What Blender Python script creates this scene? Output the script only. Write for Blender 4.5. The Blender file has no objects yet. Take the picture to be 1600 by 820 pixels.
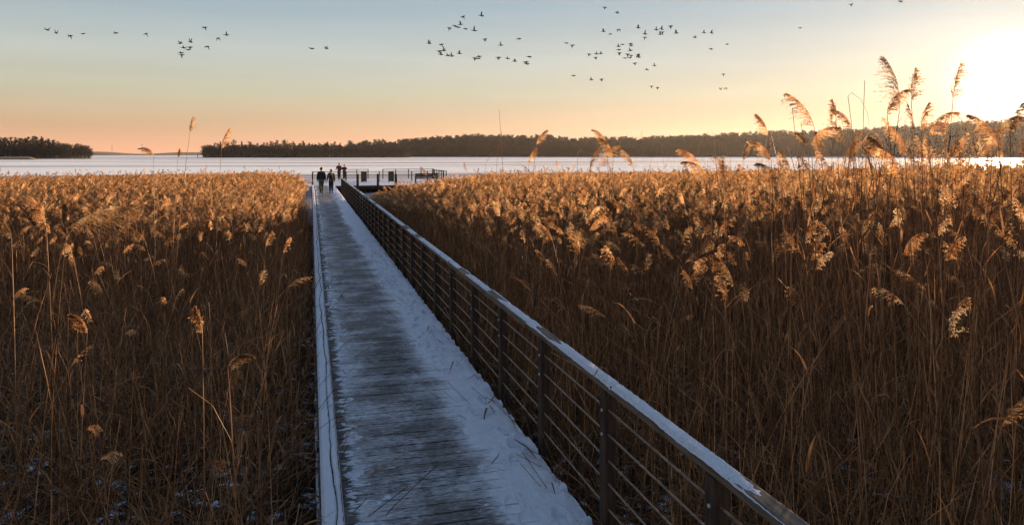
import bpy, math, random
import numpy as np
from mathutils import Vector, Matrix
R = math.radians
random.seed(7)
rng = np.random.default_rng(7)
scene = bpy.context.scene
C = scene.collection

# ------------------------------------------------------------------ camera, sky, sun, exposure
F = 1150.0                                   # focal length in pixels of the 1600 px wide photograph
CAMZ = 2.65                                  # camera above the deck (deck top is z = 0)
TH = math.atan(314 / F)
cam_d = bpy.data.cameras.new('camera'); cam = bpy.data.objects.new('camera', cam_d); C.objects.link(cam)
cam.location = (0, 0, CAMZ); cam.rotation_euler = (R(90), 0, -TH)
cam_d.sensor_width = 36; cam_d.lens = F / 1600 * 36; cam_d.shift_y = -168 / 1600
cam_d.clip_start = 0.1; cam_d.clip_end = 20000
scene.camera = cam
SUN_EL = math.atan(112 / math.hypot(F, 770)); SUN_AZ = TH + math.atan(770 / F)
SUN_DIR = Vector((math.sin(SUN_AZ) * math.cos(SUN_EL), math.cos(SUN_AZ) * math.cos(SUN_EL), math.sin(SUN_EL)))
scene.view_settings.view_transform = 'Standard'
scene.view_settings.look = 'None'
scene.view_settings.exposure = 1.5
scene.view_settings.gamma = 1.0

world = bpy.data.worlds.new('World'); scene.world = world; world.use_nodes = True
wt = world.node_tree; wt.nodes.clear()
def wn(t, **k):
    n = wt.nodes.new(t)
    for a, b in k.items(): setattr(n, a, b)
    return n
sky = wn('ShaderNodeTexSky', sky_type='NISHITA'); sky.sun_disc = False
sky.sun_elevation = SUN_EL; sky.sun_rotation = SUN_AZ
sky.air_density = 1.0; sky.dust_density = 1.2; sky.ozone_density = 1.6; sky.altitude = 0
tc = wn('ShaderNodeTexCoord')
nrm = wn('ShaderNodeVectorMath', operation='NORMALIZE'); wt.links.new(tc.outputs['Generated'], nrm.inputs[0])
sep = wn('ShaderNodeSeparateXYZ'); wt.links.new(nrm.outputs[0], sep.inputs[0])
ramp = wn('ShaderNodeValToRGB')              # colour of the clear winter evening air by height above the horizon
SKY_RAMP = [(0.0, (.35, .165, .095)), (0.035, (.225, .142, .082)), (0.08, (.200, .192, .140)), (0.13, (.182, .198, .186)), (0.19, (.122, .160, .182)), (0.32, (.085, .125, .18)), (1.0, (.058, .088, .155))]
SKY_LEVEL = 1.0
NISHITA_SHARE = 0.0013
cr = ramp.color_ramp
while len(cr.elements) < len(SKY_RAMP): cr.elements.new(0.5)
for e, (p, c) in zip(cr.elements, SKY_RAMP): e.position = p; e.color = (*c, 1)
wt.links.new(sep.outputs[2], ramp.inputs[0])
dot = wn('ShaderNodeVectorMath', operation='DOT_PRODUCT'); dot.inputs[1].default_value = SUN_DIR
wt.links.new(nrm.outputs[0], dot.inputs[0])
def powglow(exp, amt, col):
    m = wn('ShaderNodeMath', operation='MAXIMUM'); m.inputs[1].default_value = 0; wt.links.new(dot.outputs['Value'], m.inputs[0])
    p = wn('ShaderNodeMath', operation='POWER'); p.inputs[1].default_value = exp; wt.links.new(m.outputs[0], p.inputs[0])
    v = wn('ShaderNodeVectorMath', operation='SCALE'); v.inputs[0].default_value = [c * amt for c in col]
    wt.links.new(p.outputs[0], v.inputs['Scale']); return v.outputs[0]
def vadd(a, b):
    v = wn('ShaderNodeVectorMath', operation='ADD'); wt.links.new(a, v.inputs[0]); wt.links.new(b, v.inputs[1]); return v.outputs[0]
def vscale(a, s):
    v = wn('ShaderNodeVectorMath', operation='SCALE'); wt.links.new(a, v.inputs[0]); v.inputs['Scale'].default_value = s; return v.outputs[0]
# thin streaky cloud veil, faint
mp = wn('ShaderNodeMapping'); mp.inputs['Scale'].default_value = (2.2, 2.2, 26); wt.links.new(nrm.outputs[0], mp.inputs[0])
nz = wn('ShaderNodeTexNoise'); nz.inputs['Scale'].default_value = 1.6; nz.inputs['Detail'].default_value = 5; wt.links.new(mp.outputs[0], nz.inputs[0])
mr = wn('ShaderNodeMapRange'); mr.inputs[1].default_value = .3; mr.inputs[2].default_value = .8; mr.inputs[3].default_value = .97; mr.inputs[4].default_value = 1.05
wt.links.new(nz.outputs[0], mr.inputs[0])
tot = vadd(vscale(ramp.outputs[0], SKY_LEVEL), vscale(sky.outputs[0], NISHITA_SHARE))
tot = vadd(tot, powglow(4, .018, (.7, .85, 1.0)))
tot = vadd(tot, powglow(130, .10, (1.0, .86, .66)))
tot = vadd(tot, powglow(1900, 1.3, (1.0, .90, .66)))
vm = wn('ShaderNodeVectorMath', operation='SCALE'); wt.links.new(tot, vm.inputs[0]); wt.links.new(mr.outputs[0], vm.inputs['Scale'])
bg = wn('ShaderNodeBackground'); bg.inputs[1].default_value = 1.0; wt.links.new(vm.outputs[0], bg.inputs[0])
wo = wn('ShaderNodeOutputWorld'); wt.links.new(bg.outputs[0], wo.inputs[0])

sl = bpy.data.lights.new('sun', 'SUN'); sun = bpy.data.objects.new('sun', sl); C.objects.link(sun)
sl.energy = 5.0; sl.color = (1.0, .66, .38); sl.angle = R(0.6)
sun.rotation_euler = SUN_DIR.to_track_quat('Z', 'Y').to_euler(); sun.location = (60, 60, 40)
scene.cycles.max_bounces = 7; scene.cycles.diffuse_bounces = 3; scene.cycles.transmission_bounces = 4; scene.cycles.volume_bounces = 0
scene.cycles.glossy_bounces = 2; scene.cycles.caustics_reflective = False; scene.cycles.caustics_refractive = False
scene.cycles.use_denoising = True
try: scene.cycles.denoising_prefilter = 'ACCURATE'; scene.cycles.denoising_input_passes = 'RGB_ALBEDO_NORMAL'
except Exception: pass

# ------------------------------------------------------------------ helpers
ICE = -0.65
def gpos(x, d):
    """ground position of something seen in the photograph's column x at distance d along the view"""
    u = (x - 800) / F * d
    return (math.sin(TH) * d + math.cos(TH) * u, math.cos(TH) * d - math.sin(TH) * u)
def zpos(y, d): return CAMZ - (y - 242) / F * d
def P3(x, y, d): a = gpos(x, d); return Vector((a[0], a[1], zpos(y, d)))

class MB:
    def __init__(s): s.v = []; s.f = []; s.m = []
    def add(s, vs, fs, mi=0):
        n = len(s.v); s.v += [tuple(v) for v in vs]; s.f += [tuple(i + n for i in f) for f in fs]; s.m += [mi] * len(fs)
    def box(s, c, d, rz=0, mi=0, tilt=0):
        x, y, z = d[0] / 2, d[1] / 2, d[2] / 2; co, si = math.cos(rz), math.sin(rz)
        vs = []
        for sx, sy, sz in ((-1,-1,-1),(1,-1,-1),(1,1,-1),(-1,1,-1),(-1,-1,1),(1,-1,1),(1,1,1),(-1,1,1)):
            px, py, pz = sx * x, sy * y, sz * z + tilt * sx * x
            vs.append((c[0] + px * co - py * si, c[1] + px * si + py * co, c[2] + pz))
        s.add(vs, [(0,3,2,1),(4,5,6,7),(0,1,5,4),(1,2,6,5),(2,3,7,6),(3,0,4,7)], mi)
    def tube(s, pts, rad, n=4, mi=0, cap=True):
        pts = [Vector(p) for p in pts]; k = len(pts); base = len(s.v)
        for i, p in enumerate(pts):
            t = (pts[min(i + 1, k - 1)] - pts[max(i - 1, 0)])
            t = t.normalized() if t.length > 1e-9 else Vector((0, 0, 1))
            a = t.cross(Vector((0.31, 0.95, 0.05)))
            if a.length < .05: a = t.cross(Vector((1, 0, 0)))
            a.normalize(); b = t.cross(a); r = rad[i] if hasattr(rad, '__len__') else rad
            for j in range(n):
                q = 2 * math.pi * j / n; s.v.append(tuple(p + a * (r * math.cos(q)) + b * (r * math.sin(q))))
        for i in range(k - 1):
            for j in range(n):
                j2 = (j + 1) % n; s.f.append((base + i*n + j, base + i*n + j2, base + (i+1)*n + j2, base + (i+1)*n + j)); s.m.append(mi)
        if cap and n > 2:
            s.f.append(tuple(base + j for j in range(n))[::-1]); s.f.append(tuple(base + (k-1)*n + j for j in range(n))); s.m += [mi, mi]
    def strip(s, pts, wid, side, mi=0):
        base = len(s.v)
        for p, w in zip(pts, wid):
            s.v.append(tuple(Vector(p) - side * w)); s.v.append(tuple(Vector(p) + side * w))
        for i in range(len(pts) - 1):
            b = base + 2 * i; s.f.append((b, b + 1, b + 3, b + 2)); s.m.append(mi)
    def mesh(s, name, mats, smooth=False):
        me = bpy.data.meshes.new(name); me.from_pydata(s.v, [], s.f)
        for m in (mats if isinstance(mats, (list, tuple)) else [mats]): me.materials.append(m)
        if any(s.m): me.polygons.foreach_set('material_index', s.m)
        if smooth: me.polygons.foreach_set('use_smooth', [True] * len(s.f))
        me.update(); return me
    def build(s, name, mats, parent=None, smooth=False):
        return link(name, s.mesh(name, mats, smooth), parent)
def link(name, data, parent=None, loc=None):
    o = bpy.data.objects.new(name, data); C.objects.link(o)
    if loc is not None: o.location = loc
    if parent is not None: o.parent = parent
    return o
def tag(o, label=None, cat=None, group=None, kind=None):
    if label: o['label'] = label
    if cat: o['category'] = cat
    if group: o['group'] = group
    if kind: o['kind'] = kind
    return o
def empty(name, loc=(0, 0, 0), rz=0):
    o = bpy.data.objects.new(name, None); C.objects.link(o); o.location = loc; o.rotation_euler = (0, 0, rz); o.empty_display_size = .1
    return o
def copy_tree(o, parent=None):
    c = o.copy(); C.objects.link(c)
    if parent is not None: c.parent = parent
    for ch in o.children: copy_tree(ch, c)
    return c

# value noise, vectorised
_lat = rng.random((256, 256))
def vnoise(x, y):
    xi = np.floor(x).astype(int); yi = np.floor(y).astype(int); fx = x - xi; fy = y - yi
    fx = fx * fx * (3 - 2 * fx); fy = fy * fy * (3 - 2 * fy)
    a = _lat[xi % 256, yi % 256]; b = _lat[(xi + 1) % 256, yi % 256]; c = _lat[xi % 256, (yi + 1) % 256]; d = _lat[(xi + 1) % 256, (yi + 1) % 256]
    return (a * (1 - fx) + b * fx) * (1 - fy) + (c * (1 - fx) + d * fx) * fy
def fbm(x, y, o=4):
    s = 0; a = .5
    for i in range(o): s = s + a * vnoise(x * 2**i + 17 * i, y * 2**i + 31 * i); a *= .5
    return s / (1 - .5**o)
def grid(name, xs, ys, zf, mats, parent=None, smooth=True):
    X, Y = np.meshgrid(xs, ys); Z = zf(X, Y)
    v = np.stack([X, Y, Z], -1).reshape(-1, 3); nx, ny = len(xs), len(ys)
    i = np.arange(nx - 1); j = np.arange(ny - 1); I, J = np.meshgrid(i, j); a = (J * nx + I).ravel()
    f = np.stack([a, a + 1, a + nx + 1, a + nx], -1)
    me = bpy.data.meshes.new(name); me.vertices.add(len(v)); me.vertices.foreach_set('co', v.ravel().astype('f4'))
    me.loops.add(f.size); me.loops.foreach_set('vertex_index', f.ravel().astype('i4'))
    me.polygons.add(len(f)); me.polygons.foreach_set('loop_start', np.arange(0, f.size, 4, dtype='i4'))
    if smooth: me.polygons.foreach_set('use_smooth', np.ones(len(f), bool))
    me.update(calc_edges=True); me.validate()
    for m in (mats if isinstance(mats, (list, tuple)) else [mats]): me.materials.append(m)
    return link(name, me, parent)

# ------------------------------------------------------------------ materials
def material(name):
    m = bpy.data.materials.new(name); m.use_nodes = True; t = m.node_tree; t.nodes.clear(); return m, t
def N(t, ty, ins=None, **k):
    n = t.nodes.new(ty)
    for a, b in k.items(): setattr(n, a, b)
    for a, b in (ins or {}).items():
        if isinstance(b, bpy.types.NodeSocket): t.links.new(b, n.inputs[a])
        else: n.inputs[a].default_value = b
    return n
def rampn(t, fac, stops):
    n = t.nodes.new('ShaderNodeValToRGB'); r = n.color_ramp
    while len(r.elements) < len(stops): r.elements.new(.5)
    for e, (p, c) in zip(r.elements, stops): e.position = p; e.color = (*c, 1)
    t.links.new(fac, n.inputs[0]); return n.outputs[0]
def mixc(t, f, a, b, mode='MIX'):
    n = t.nodes.new('ShaderNodeMix'); n.data_type = 'RGBA'; n.blend_type = mode
    for s, v in ((n.inputs[0], f), (n.inputs[6], a), (n.inputs[7], b)):
        if isinstance(v, bpy.types.NodeSocket): t.links.new(v, s)
        else: s.default_value = v if isinstance(v, float) else (*v, 1)
    return n.outputs[2]
def finish(m, t, color, rough=.8, bump=None, bdist=.01, bstr=.5, spec=.3):
    b = N(t, 'ShaderNodeBsdfPrincipled'); b.inputs['Specular IOR Level'].default_value = spec
    for s, v in (('Base Color', color), ('Roughness', rough)):
        if isinstance(v, bpy.types.NodeSocket): t.links.new(v, b.inputs[s])
        else: b.inputs[s].default_value = v if isinstance(v, float) else (*v, 1)
    if bump is not None:
        bn = N(t, 'ShaderNodeBump', {'Height': bump, 'Distance': bdist, 'Strength': bstr}); t.links.new(bn.outputs[0], b.inputs['Normal'])
    o = N(t, 'ShaderNodeOutputMaterial', {'Surface': b.outputs[0]}); return m
def noisy(name, c1, c2, scale=8, rough=.8, bstr=.3, bdist=.01, stretch=(1, 1, 1), rnd=0.0, detail=6, spec=.3, lo=.35, hi=.65):
    m, t = material(name); tcn = N(t, 'ShaderNodeTexCoord')
    mpn = N(t, 'ShaderNodeMapping', {'Vector': tcn.outputs['Object'], 'Scale': stretch})
    n = N(t, 'ShaderNodeTexNoise', {'Vector': mpn.outputs[0], 'Scale': scale, 'Detail': detail})
    c = rampn(t, n.outputs[0], [(lo, c1), (hi, c2)])
    if rnd:
        oi = N(t, 'ShaderNodeObjectInfo'); mr = N(t, 'ShaderNodeMapRange', {0: oi.outputs['Random'], 3: 1 - rnd, 4: 1 + rnd})
        hs = N(t, 'ShaderNodeHueSaturation', {'Value': mr.outputs[0], 'Color': c}); c = hs.outputs[0]
    return finish(m, t, c, rough, n.outputs[0], bdist, bstr, spec)

def reed_mat(name, stops, trans=0.35, zs=3.0, rnd=.45):
    m, t = material(name); tcn = N(t, 'ShaderNodeTexCoord'); oi = N(t, 'ShaderNodeObjectInfo')
    sc = N(t, 'ShaderNodeVectorMath', {0: tcn.outputs['Object'], 1: (9, 9, zs)}, operation='MULTIPLY')
    rv = N(t, 'ShaderNodeMath', {0: oi.outputs['Random'], 1: 37.0}, operation='MULTIPLY')
    ad = N(t, 'ShaderNodeVectorMath', {0: sc.outputs[0], 1: rv.outputs[0]}, operation='ADD')
    n = N(t, 'ShaderNodeTexNoise', {'Vector': ad.outputs[0], 'Scale': 1.0, 'Detail': 3})
    c = rampn(t, n.outputs[0], stops)
    mr = N(t, 'ShaderNodeMapRange', {0: oi.outputs['Random'], 3: 1 - rnd, 4: 1 + rnd * .6})
    hs = N(t, 'ShaderNodeHueSaturation', {'Value': mr.outputs[0], 'Color': c})
    b = N(t, 'ShaderNodeBsdfPrincipled', {'Base Color': hs.outputs[0], 'Roughness': .55}); b.inputs['Specular IOR Level'].default_value = .25
    tr = N(t, 'ShaderNodeBsdfTranslucent', {'Color': hs.outputs[0]})
    mx = N(t, 'ShaderNodeMixShader', {0: trans, 1: b.outputs[0], 2: tr.outputs[0]})
    N(t, 'ShaderNodeOutputMaterial', {'Surface': mx.outputs[0]}); return m
M_STEM = reed_mat('reed_stem', [(.3, (.10, .042, .017)), (.5, (.33, .148, .056)), (.7, (.62, .36, .165))], .28, rnd=.75)
M_LEAF = reed_mat('reed_leaf', [(.3, (.16, .07, .028)), (.55, (.32, .165, .072)), (.75, (.50, .31, .155))], .6)
M_PLUME = reed_mat('reed_plume', [(.3, (.24, .105, .045)), (.5, (.52, .295, .13)), (.7, (.90, .69, .42))], .68, 8)
M_BARK = noisy('tree_bark', (.035, .028, .022), (.09, .07, .055), 1.5, .9, 0)
M_TWIG = noisy('bare_twigs', (.035, .025, .018), (.075, .052, .035), .4, .9, 0, rnd=.35)
M_PINE = noisy('pine_needles', (.018, .022, .014), (.045, .045, .026), .4, .9, 0, rnd=.35)
M_LAND = noisy('shore_land', (.10, .065, .035), (.20, .13, .07), .05, .95, 0)
M_HILL = noisy('far_hills', (.03, .028, .024), (.06, .052, .042), .01, .95, 0)

def snow_mat(name, base=(.80, .83, .88), dirt=.0, scale=14):
    m, t = material(name); g = N(t, 'ShaderNodeNewGeometry')
    n = N(t, 'ShaderNodeTexNoise', {'Vector': g.outputs['Position'], 'Scale': scale, 'Detail': 8, 'Roughness': .65})
    n2 = N(t, 'ShaderNodeTexNoise', {'Vector': g.outputs['Position'], 'Scale': 90.0, 'Detail': 3})
    n3 = N(t, 'ShaderNodeTexNoise', {'Vector': g.outputs['Position'], 'Scale': 3.0, 'Detail': 5})
    c = rampn(t, n2.outputs[0], [(.27, (.22, .18, .14)), (.33, tuple(b * .93 for b in base)), (.6, base)])
    c = mixc(t, rampn(t, n3.outputs[0], [(.35, (0, 0, 0)), (.7, (.35, .35, .35))]), c, (.58, .58, .60))
    h = N(t, 'ShaderNodeMath', {0: n.outputs[0], 1: n2.outputs[0]}, operation='ADD')
    return finish(m, t, c, .65, h.outputs[0], .035, .9, .3)
M_SNOW = snow_mat('snow')

def deck_mat():
    m, t = material('weathered_planks'); g = N(t, 'ShaderNodeNewGeometry'); pos = g.outputs['Position']
    st = N(t, 'ShaderNodeMapping', {'Vector': pos, 'Scale': (1.2, 26, 26)})
    gr = N(t, 'ShaderNodeTexNoise', {'Vector': st.outputs[0], 'Scale': 3.0, 'Detail': 8, 'Roughness': .6})
    wood = rampn(t, gr.outputs[0], [(.3, (.028, .024, .021)), (.55, (.085, .074, .065)), (.75, (.17, .15, .13))])
    # each plank its own tone
    sy = N(t, 'ShaderNodeSeparateXYZ', {0: pos}); dv = N(t, 'ShaderNodeMath', {0: sy.outputs[1], 1: .15}, operation='DIVIDE')
    fl = N(t, 'ShaderNodeMath', {0: dv.outputs[0]}, operation='FLOOR'); wnn = N(t, 'ShaderNodeTexWhiteNoise', {'W': fl.outputs[0]}, noise_dimensions='1D')
    mr = N(t, 'ShaderNodeMapRange', {0: wnn.outputs[0], 3: .55, 4: 1.5}); hs = N(t, 'ShaderNodeHueSaturation', {'Value': mr.outputs[0], 'Color': wood})
    # trodden frost lying in patches and streaks along the boards
    a = N(t, 'ShaderNodeTexNoise', {'Vector': pos, 'Scale': 1.5, 'Detail': 7, 'Roughness': .62})
    st2 = N(t, 'ShaderNodeMapping', {'Vector': pos, 'Scale': (13.0, 52, 1)})
    b = N(t, 'ShaderNodeTexNoise', {'Vector': st2.outputs[0], 'Scale': 1.0, 'Detail': 6, 'Roughness': .7})
    s = N(t, 'ShaderNodeMath', {0: a.outputs[0], 1: b.outputs[0]}, operation='ADD')
    # more frost towards the snowy sides (X .24 .. 1.86, middle 0.95 is trodden)
    cx = N(t, 'ShaderNodeMath', {0: sy.outputs[0], 1: .93}, operation='SUBTRACT'); ab = N(t, 'ShaderNodeMath', {0: cx.outputs[0]}, operation='ABSOLUTE')
    sl_ = N(t, 'ShaderNodeMapRange', {0: ab.outputs[0], 1: .2, 2: .55, 3: 0.0, 4: .12}); sr_ = N(t, 'ShaderNodeMapRange', {0: sy.outputs[0], 1: 1.28, 2: 1.58, 3: 0.0, 4: .24}); lk = N(t, 'ShaderNodeMapRange', {0: sy.outputs[0], 1: .27, 2: .36, 3: -.5, 4: 0.0}); s1_ = N(t, 'ShaderNodeMath', {0: sl_.outputs[0], 1: sr_.outputs[0]}, operation='ADD'); sd = N(t, 'ShaderNodeMath', {0: s1_.outputs[0], 1: lk.outputs[0]}, operation='ADD')
    s2 = N(t, 'ShaderNodeMath', {0: s.outputs[0], 1: sd.outputs[0]}, operation='ADD')
    fr = N(t, 'ShaderNodeMapRange', {0: s2.outputs[0], 1: .93, 2: 1.30, 3: 0.0, 4: .85})
    c = mixc(t, fr.outputs[0], hs.outputs[0], (.68, .69, .72))
    h = N(t, 'ShaderNodeMath', {0: gr.outputs[0], 1: fr.outputs[0]}, operation='ADD')
    return finish(m, t, c, .6, h.outputs[0], .006, .7, .35)
M_DECK = deck_mat()
M_WOOD = noisy('dark_wood', (.026, .016, .010), (.085, .055, .036), 5, .75, .5, .004, (8, 1, 8))
M_RAIL = noisy('handrail_wood', (.07, .046, .028), (.19, .135, .09), 4, .7, .5, .003, (14, 1, 14))
M_POST = noisy('post_wood', (.024, .013, .007), (.075, .043, .025), 6, .8, .5, .004, (6, 6, 1))
M_STEEL = noisy('railing_rod', (.13, .08, .05), (.27, .18, .12), 20, .45, .1)
M_BOLT = noisy('bolt_steel', (.45, .44, .42), (.6, .6, .58), 30, .4, .1)

def ice_mat():
    m, t = material('snowy_ice'); g = N(t, 'ShaderNodeNewGeometry'); pos = g.outputs['Position']
    def streak(sc, rot, th0, th1, seed):
        mpn = N(t, 'ShaderNodeMapping', {'Vector': pos, 'Rotation': (0, 0, rot), 'Scale': sc, 'Location': (seed, seed * 1.7, 0)})
        n = N(t, 'ShaderNodeTexNoise', {'Vector': mpn.outputs[0], 'Scale': 1.0, 'Detail': 4, 'Roughness': .5})
        return N(t, 'ShaderNodeMapRange', {0: n.outputs[0], 1: th0, 2: th1}).outputs[0]
    a = streak((.0018, .028, 0), TH + R(2), .575, .62, 3.1)
    b = streak((.004, .085, 0), TH - R(3), .58, .63, 11.0)
    c1 = streak((.0011, .011, 0), TH + R(1), .57, .59, 23.0)
    mx = N(t, 'ShaderNodeMath', {0: a, 1: b}, operation='MAXIMUM'); mx2 = N(t, 'ShaderNodeMath', {0: mx.outputs[0], 1: c1}, operation='MAXIMUM')
    n = N(t, 'ShaderNodeTexNoise', {'Vector': pos, 'Scale': .6, 'Detail': 8})
    snow = rampn(t, n.outputs[0], [(.3, (.88, .87, .87)), (.6, (.94, .93, .93))])
    col = mixc(t, mx2.outputs[0], snow, (.22, .22, .27))
    rg = N(t, 'ShaderNodeMapRange', {0: mx2.outputs[0], 3: .26, 4: .8})
    finish(m, t, col, rg.outputs[0], n.outputs[0], .05, .12, .8)
    b = [q for q in t.nodes if q.type == 'BSDF_PRINCIPLED'][0]; sw = N(t, 'ShaderNodeMapRange', {0: mx2.outputs[0], 3: .07, 4: .0}); t.links.new(sw.outputs[0], b.inputs['Sheen Weight']); b.inputs['Sheen Roughness'].default_value = .5
    return m
M_ICE = ice_mat()
def litter_mat():
    m, t = material('reed_litter_and_snow'); g = N(t, 'ShaderNodeNewGeometry'); pos = g.outputs['Position']
    n = N(t, 'ShaderNodeTexNoise', {'Vector': pos, 'Scale': 4.2, 'Detail': 8, 'Roughness': .75})
    n2 = N(t, 'ShaderNodeTexNoise', {'Vector': pos, 'Scale': 24.0, 'Detail': 6})
    lit = rampn(t, n2.outputs[0], [(.35, (.014, .009, .006)), (.65, (.06, .036, .02))])
    f = rampn(t, n.outputs[0], [(.56, (0, 0, 0)), (.61, (1, 1, 1))])
    return finish(m, t, mixc(t, f, lit, (.72, .75, .80)), .9, n2.outputs[0], .03, .8, .1)
M_LITTER = litter_mat()

# ------------------------------------------------------------------ lake, reed ground, shores
ys = np.concatenate([np.arange(-30, 60, 10.), np.geomspace(60, 9000, 40)])
xs = np.concatenate([-np.geomspace(9000, 20, 20), np.arange(-10, 20, 10.), np.geomspace(20, 9000, 20)])
lake = grid('lake_ice', xs, ys, lambda X, Y: X * 0 + ICE, M_ICE)
tag(lake, 'frozen lake covered in pale wind-streaked snow', kind='structure')

def in_bed(X, Y):
    """mask of the two reed beds (1 inside), left and right of the boardwalk"""
    X = np.asarray(X, float); Y = np.asarray(Y, float)
    d = Y * math.cos(TH) + X * math.sin(TH); u = X * math.cos(TH) - Y * math.sin(TH)
    px = 800 + F * u / np.maximum(d, .5)
    wob = (fbm(X * .25 + 5, Y * .25 + 9, 3) - .5)
    left = (X < -.06 - np.clip((Y - 34) * .09, 0, 2)) & (d < 45.5 + wob * 6 - np.clip((px - 440) * .16, 0, 60))
    # the right bed leaves the railing near the pier so that ice shows between
    right = (X > 2.16 + np.clip((Y - 40) * .22, 0, 30)) & (d < 54 + wob * 6 - np.clip((px - 660) * .06, 0, 14))
    return (left | right) & (Y > -4)
def litter_z(X, Y):
    d = Y * math.cos(TH) + X * math.sin(TH)
    inside = in_bed(X, Y).astype(float)
    return ICE - .03 + inside * (.06 + .10 * fbm(X * 1.3, Y * 1.3, 4))
lit = grid('reed_ground', np.arange(-24, 50, .35), np.arange(-4, 54, .35), litter_z, M_LITTER)
tag(lit, 'frozen reed bed floor of dead litter with snow patches', kind='structure')

# left shore spit and wooded shores
def shore(name, xa, xb, d0, depth, hfun, mat, label, dz=2.0, front=None, nx=120, ny=10):
    verts = []; faces = []
    for j in range(ny + 1):
        v = j / ny
        for i in range(nx + 1):
            px = xa + (xb - xa) * i / nx
            f = front(px) if front else d0
            d = f + depth * v
            x, y = gpos(px, d)
            e = min(1, min(i, nx - i) / (nx * .04))
            verts.append((x, y, ICE - .3 + (hfun(px) * math.sin(min(1, v * 1.15) * math.pi / 2) ** .8 + .5 * min(1, v * 8)) * e))
    for j in range(ny):
        for i in range(nx):
            a = j * (nx + 1) + i; faces.append((a, a + 1, a + nx + 2, a + nx + 1))
    mb = MB(); mb.add(verts, faces); o = mb.build(name, mat, smooth=True); tag(o, label, kind='structure'); return o
shore('shore_spit', -300, 62, 500, 60, lambda x: 1.6, M_LAND, 'low brown reedy spit at the left edge of the lake')
shore('wooded_headland', -330, 146, 590, 110, lambda x: 1.5, M_HILL, 'wooded headland ground on the left shore')
shore('peninsula', 314, 640, 880, 120, lambda x: 2.0, M_HILL, 'long low peninsula across the lake')
FT = [(540, 229), (560, 227), (590, 223), (640, 221), (690, 216), (745, 213), (800, 215), (850, 214), (900, 219), (950, 218), (1000, 217), (1050, 216), (1100, 213), (1150, 210), (1200, 208), (1270, 206), (1340, 203), (1400, 199), (1470, 194), (1540, 191), (1620, 188), (1800, 186), (2100, 190), (2400, 200)]
def ftop(x): return float(np.interp(x, [a for a, b in FT], [b for a, b in FT]))
FD = 1330.
def fhill(x): return max(1.5, (242 - ftop(x)) / F * FD + 3.3 - 21.5)
shore('wooded_shore', 540, 2400, 1130, 260, fhill, M_HILL, 'rising wooded shore across the lake', nx=200)
shore('distant_hills', -250, 700, 4200, 900, lambda x: 20 + 6 * math.sin(x * .02) + 4 * math.sin(x * .05), M_HILL, 'faint distant shore low on the horizon between the two woods')
shore('distant_ridge', 780, 1500, 2600, 600, lambda x: 52 + 10 * math.sin((x - 780) / 720 * math.pi) + 3 * math.sin(x * .04), M_HILL, 'paler distant ridge showing just above the far wood')

# ------------------------------------------------------------------ trees
def tree_mesh(kind, h, seed):
    r = random.Random(seed); mb = MB()
    lean = Vector((r.uniform(-.03, .03), r.uniform(-.03, .03), 1))
    def at(t): return Vector((lean.x * h * t + math.sin(t * 5 + seed) * .12, lean.y * h * t, h * t))
    mb.tube([at(i / 6) for i in range(7)], [h * .014 * (1 - .85 * i / 6) + .03 for i in range(7)], 5, 0)
    if kind == 'pine':      # clear trunk, flat uneven crown near the top
        nb, t0, w = 18, .45, h * .17
    elif kind == 'thin':
        nb, t0, w = 13, .60, h * .12
    elif kind == 'spruce':
        nb, t0, w = 34, .12, h * .14
    elif kind == 'bush':
        nb, t0, w = 16, .1, h * .36
    else:                   # bare broadleaf
        nb, t0, w = 26, .18, h * .24
    for b in range(nb):
        t = t0 + (1 - t0) * (b + r.random()) / nb; ang = r.uniform(0, 6.283)
        if kind == 'spruce': L = w * (1.05 - (t - t0) / (1 - t0)) * r.uniform(.8, 1.2); up = -.15
        elif kind in ('pine', 'thin'): L = w * r.uniform(.6, 1.2) * (1.15 - .6 * (t - t0) / (1 - t0)); up = r.uniform(.1, .5)
        else: L = w * r.uniform(.7, 1.25) * (1.1 - .65 * (t - t0) / (1 - t0)); up = r.uniform(.5, 1.2)
        p0 = at(t); dr = Vector((math.cos(ang), math.sin(ang), up)).normalized(); p1 = p0 + dr * L * .55; p2 = p0 + dr * L + Vector((0, 0, L * .12))
        mb.tube([p0, p1, p2], [h * .005, h * .003, .03], 3, 0, False)
        nt = {'pine': 16, 'thin': 14, 'spruce': 12, 'bush': 18}.get(kind, 22)
        for k in range(nt):
            q = p0.lerp(p2, r.uniform(.25, 1.08)) + Vector((r.gauss(0, 1), r.gauss(0, 1), r.gauss(0, .8))) * (L * .17)
            if kind in ('pine', 'spruce', 'thin'): ln = r.uniform(.5, 1.1) * h * .045; wd = ln * .55; dd = Vector((r.gauss(0, 1), r.gauss(0, 1), r.gauss(0, .5) + .2)).normalized()
            else: ln = r.uniform(.6, 1.3) * h * .06; wd = ln * .13; dd = (dr + Vector((r.gauss(0, .7), r.gauss(0, .7), r.gauss(.3, .6)))).normalized()
            sd = dd.cross(Vector((r.gauss(0, 1), r.gauss(0, 1), r.gauss(0, 1)))).normalized() * wd
            mb.add([q - sd, q + sd, q + dd * ln + sd * .4, q + dd * ln - sd * .4], [(0, 1, 2, 3)], 1)
    return mb.mesh(kind + '_tree', [M_BARK, M_PINE if kind in ('pine', 'spruce', 'thin') else M_TWIG])
TREES = {k: [tree_mesh(k, h, s) for s in range(n)] for k, h, n in (('bare', 18, 5), ('pine', 18, 5), ('thin', 18, 5), ('spruce', 20, 2), ('bush', 5, 3))}
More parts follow.
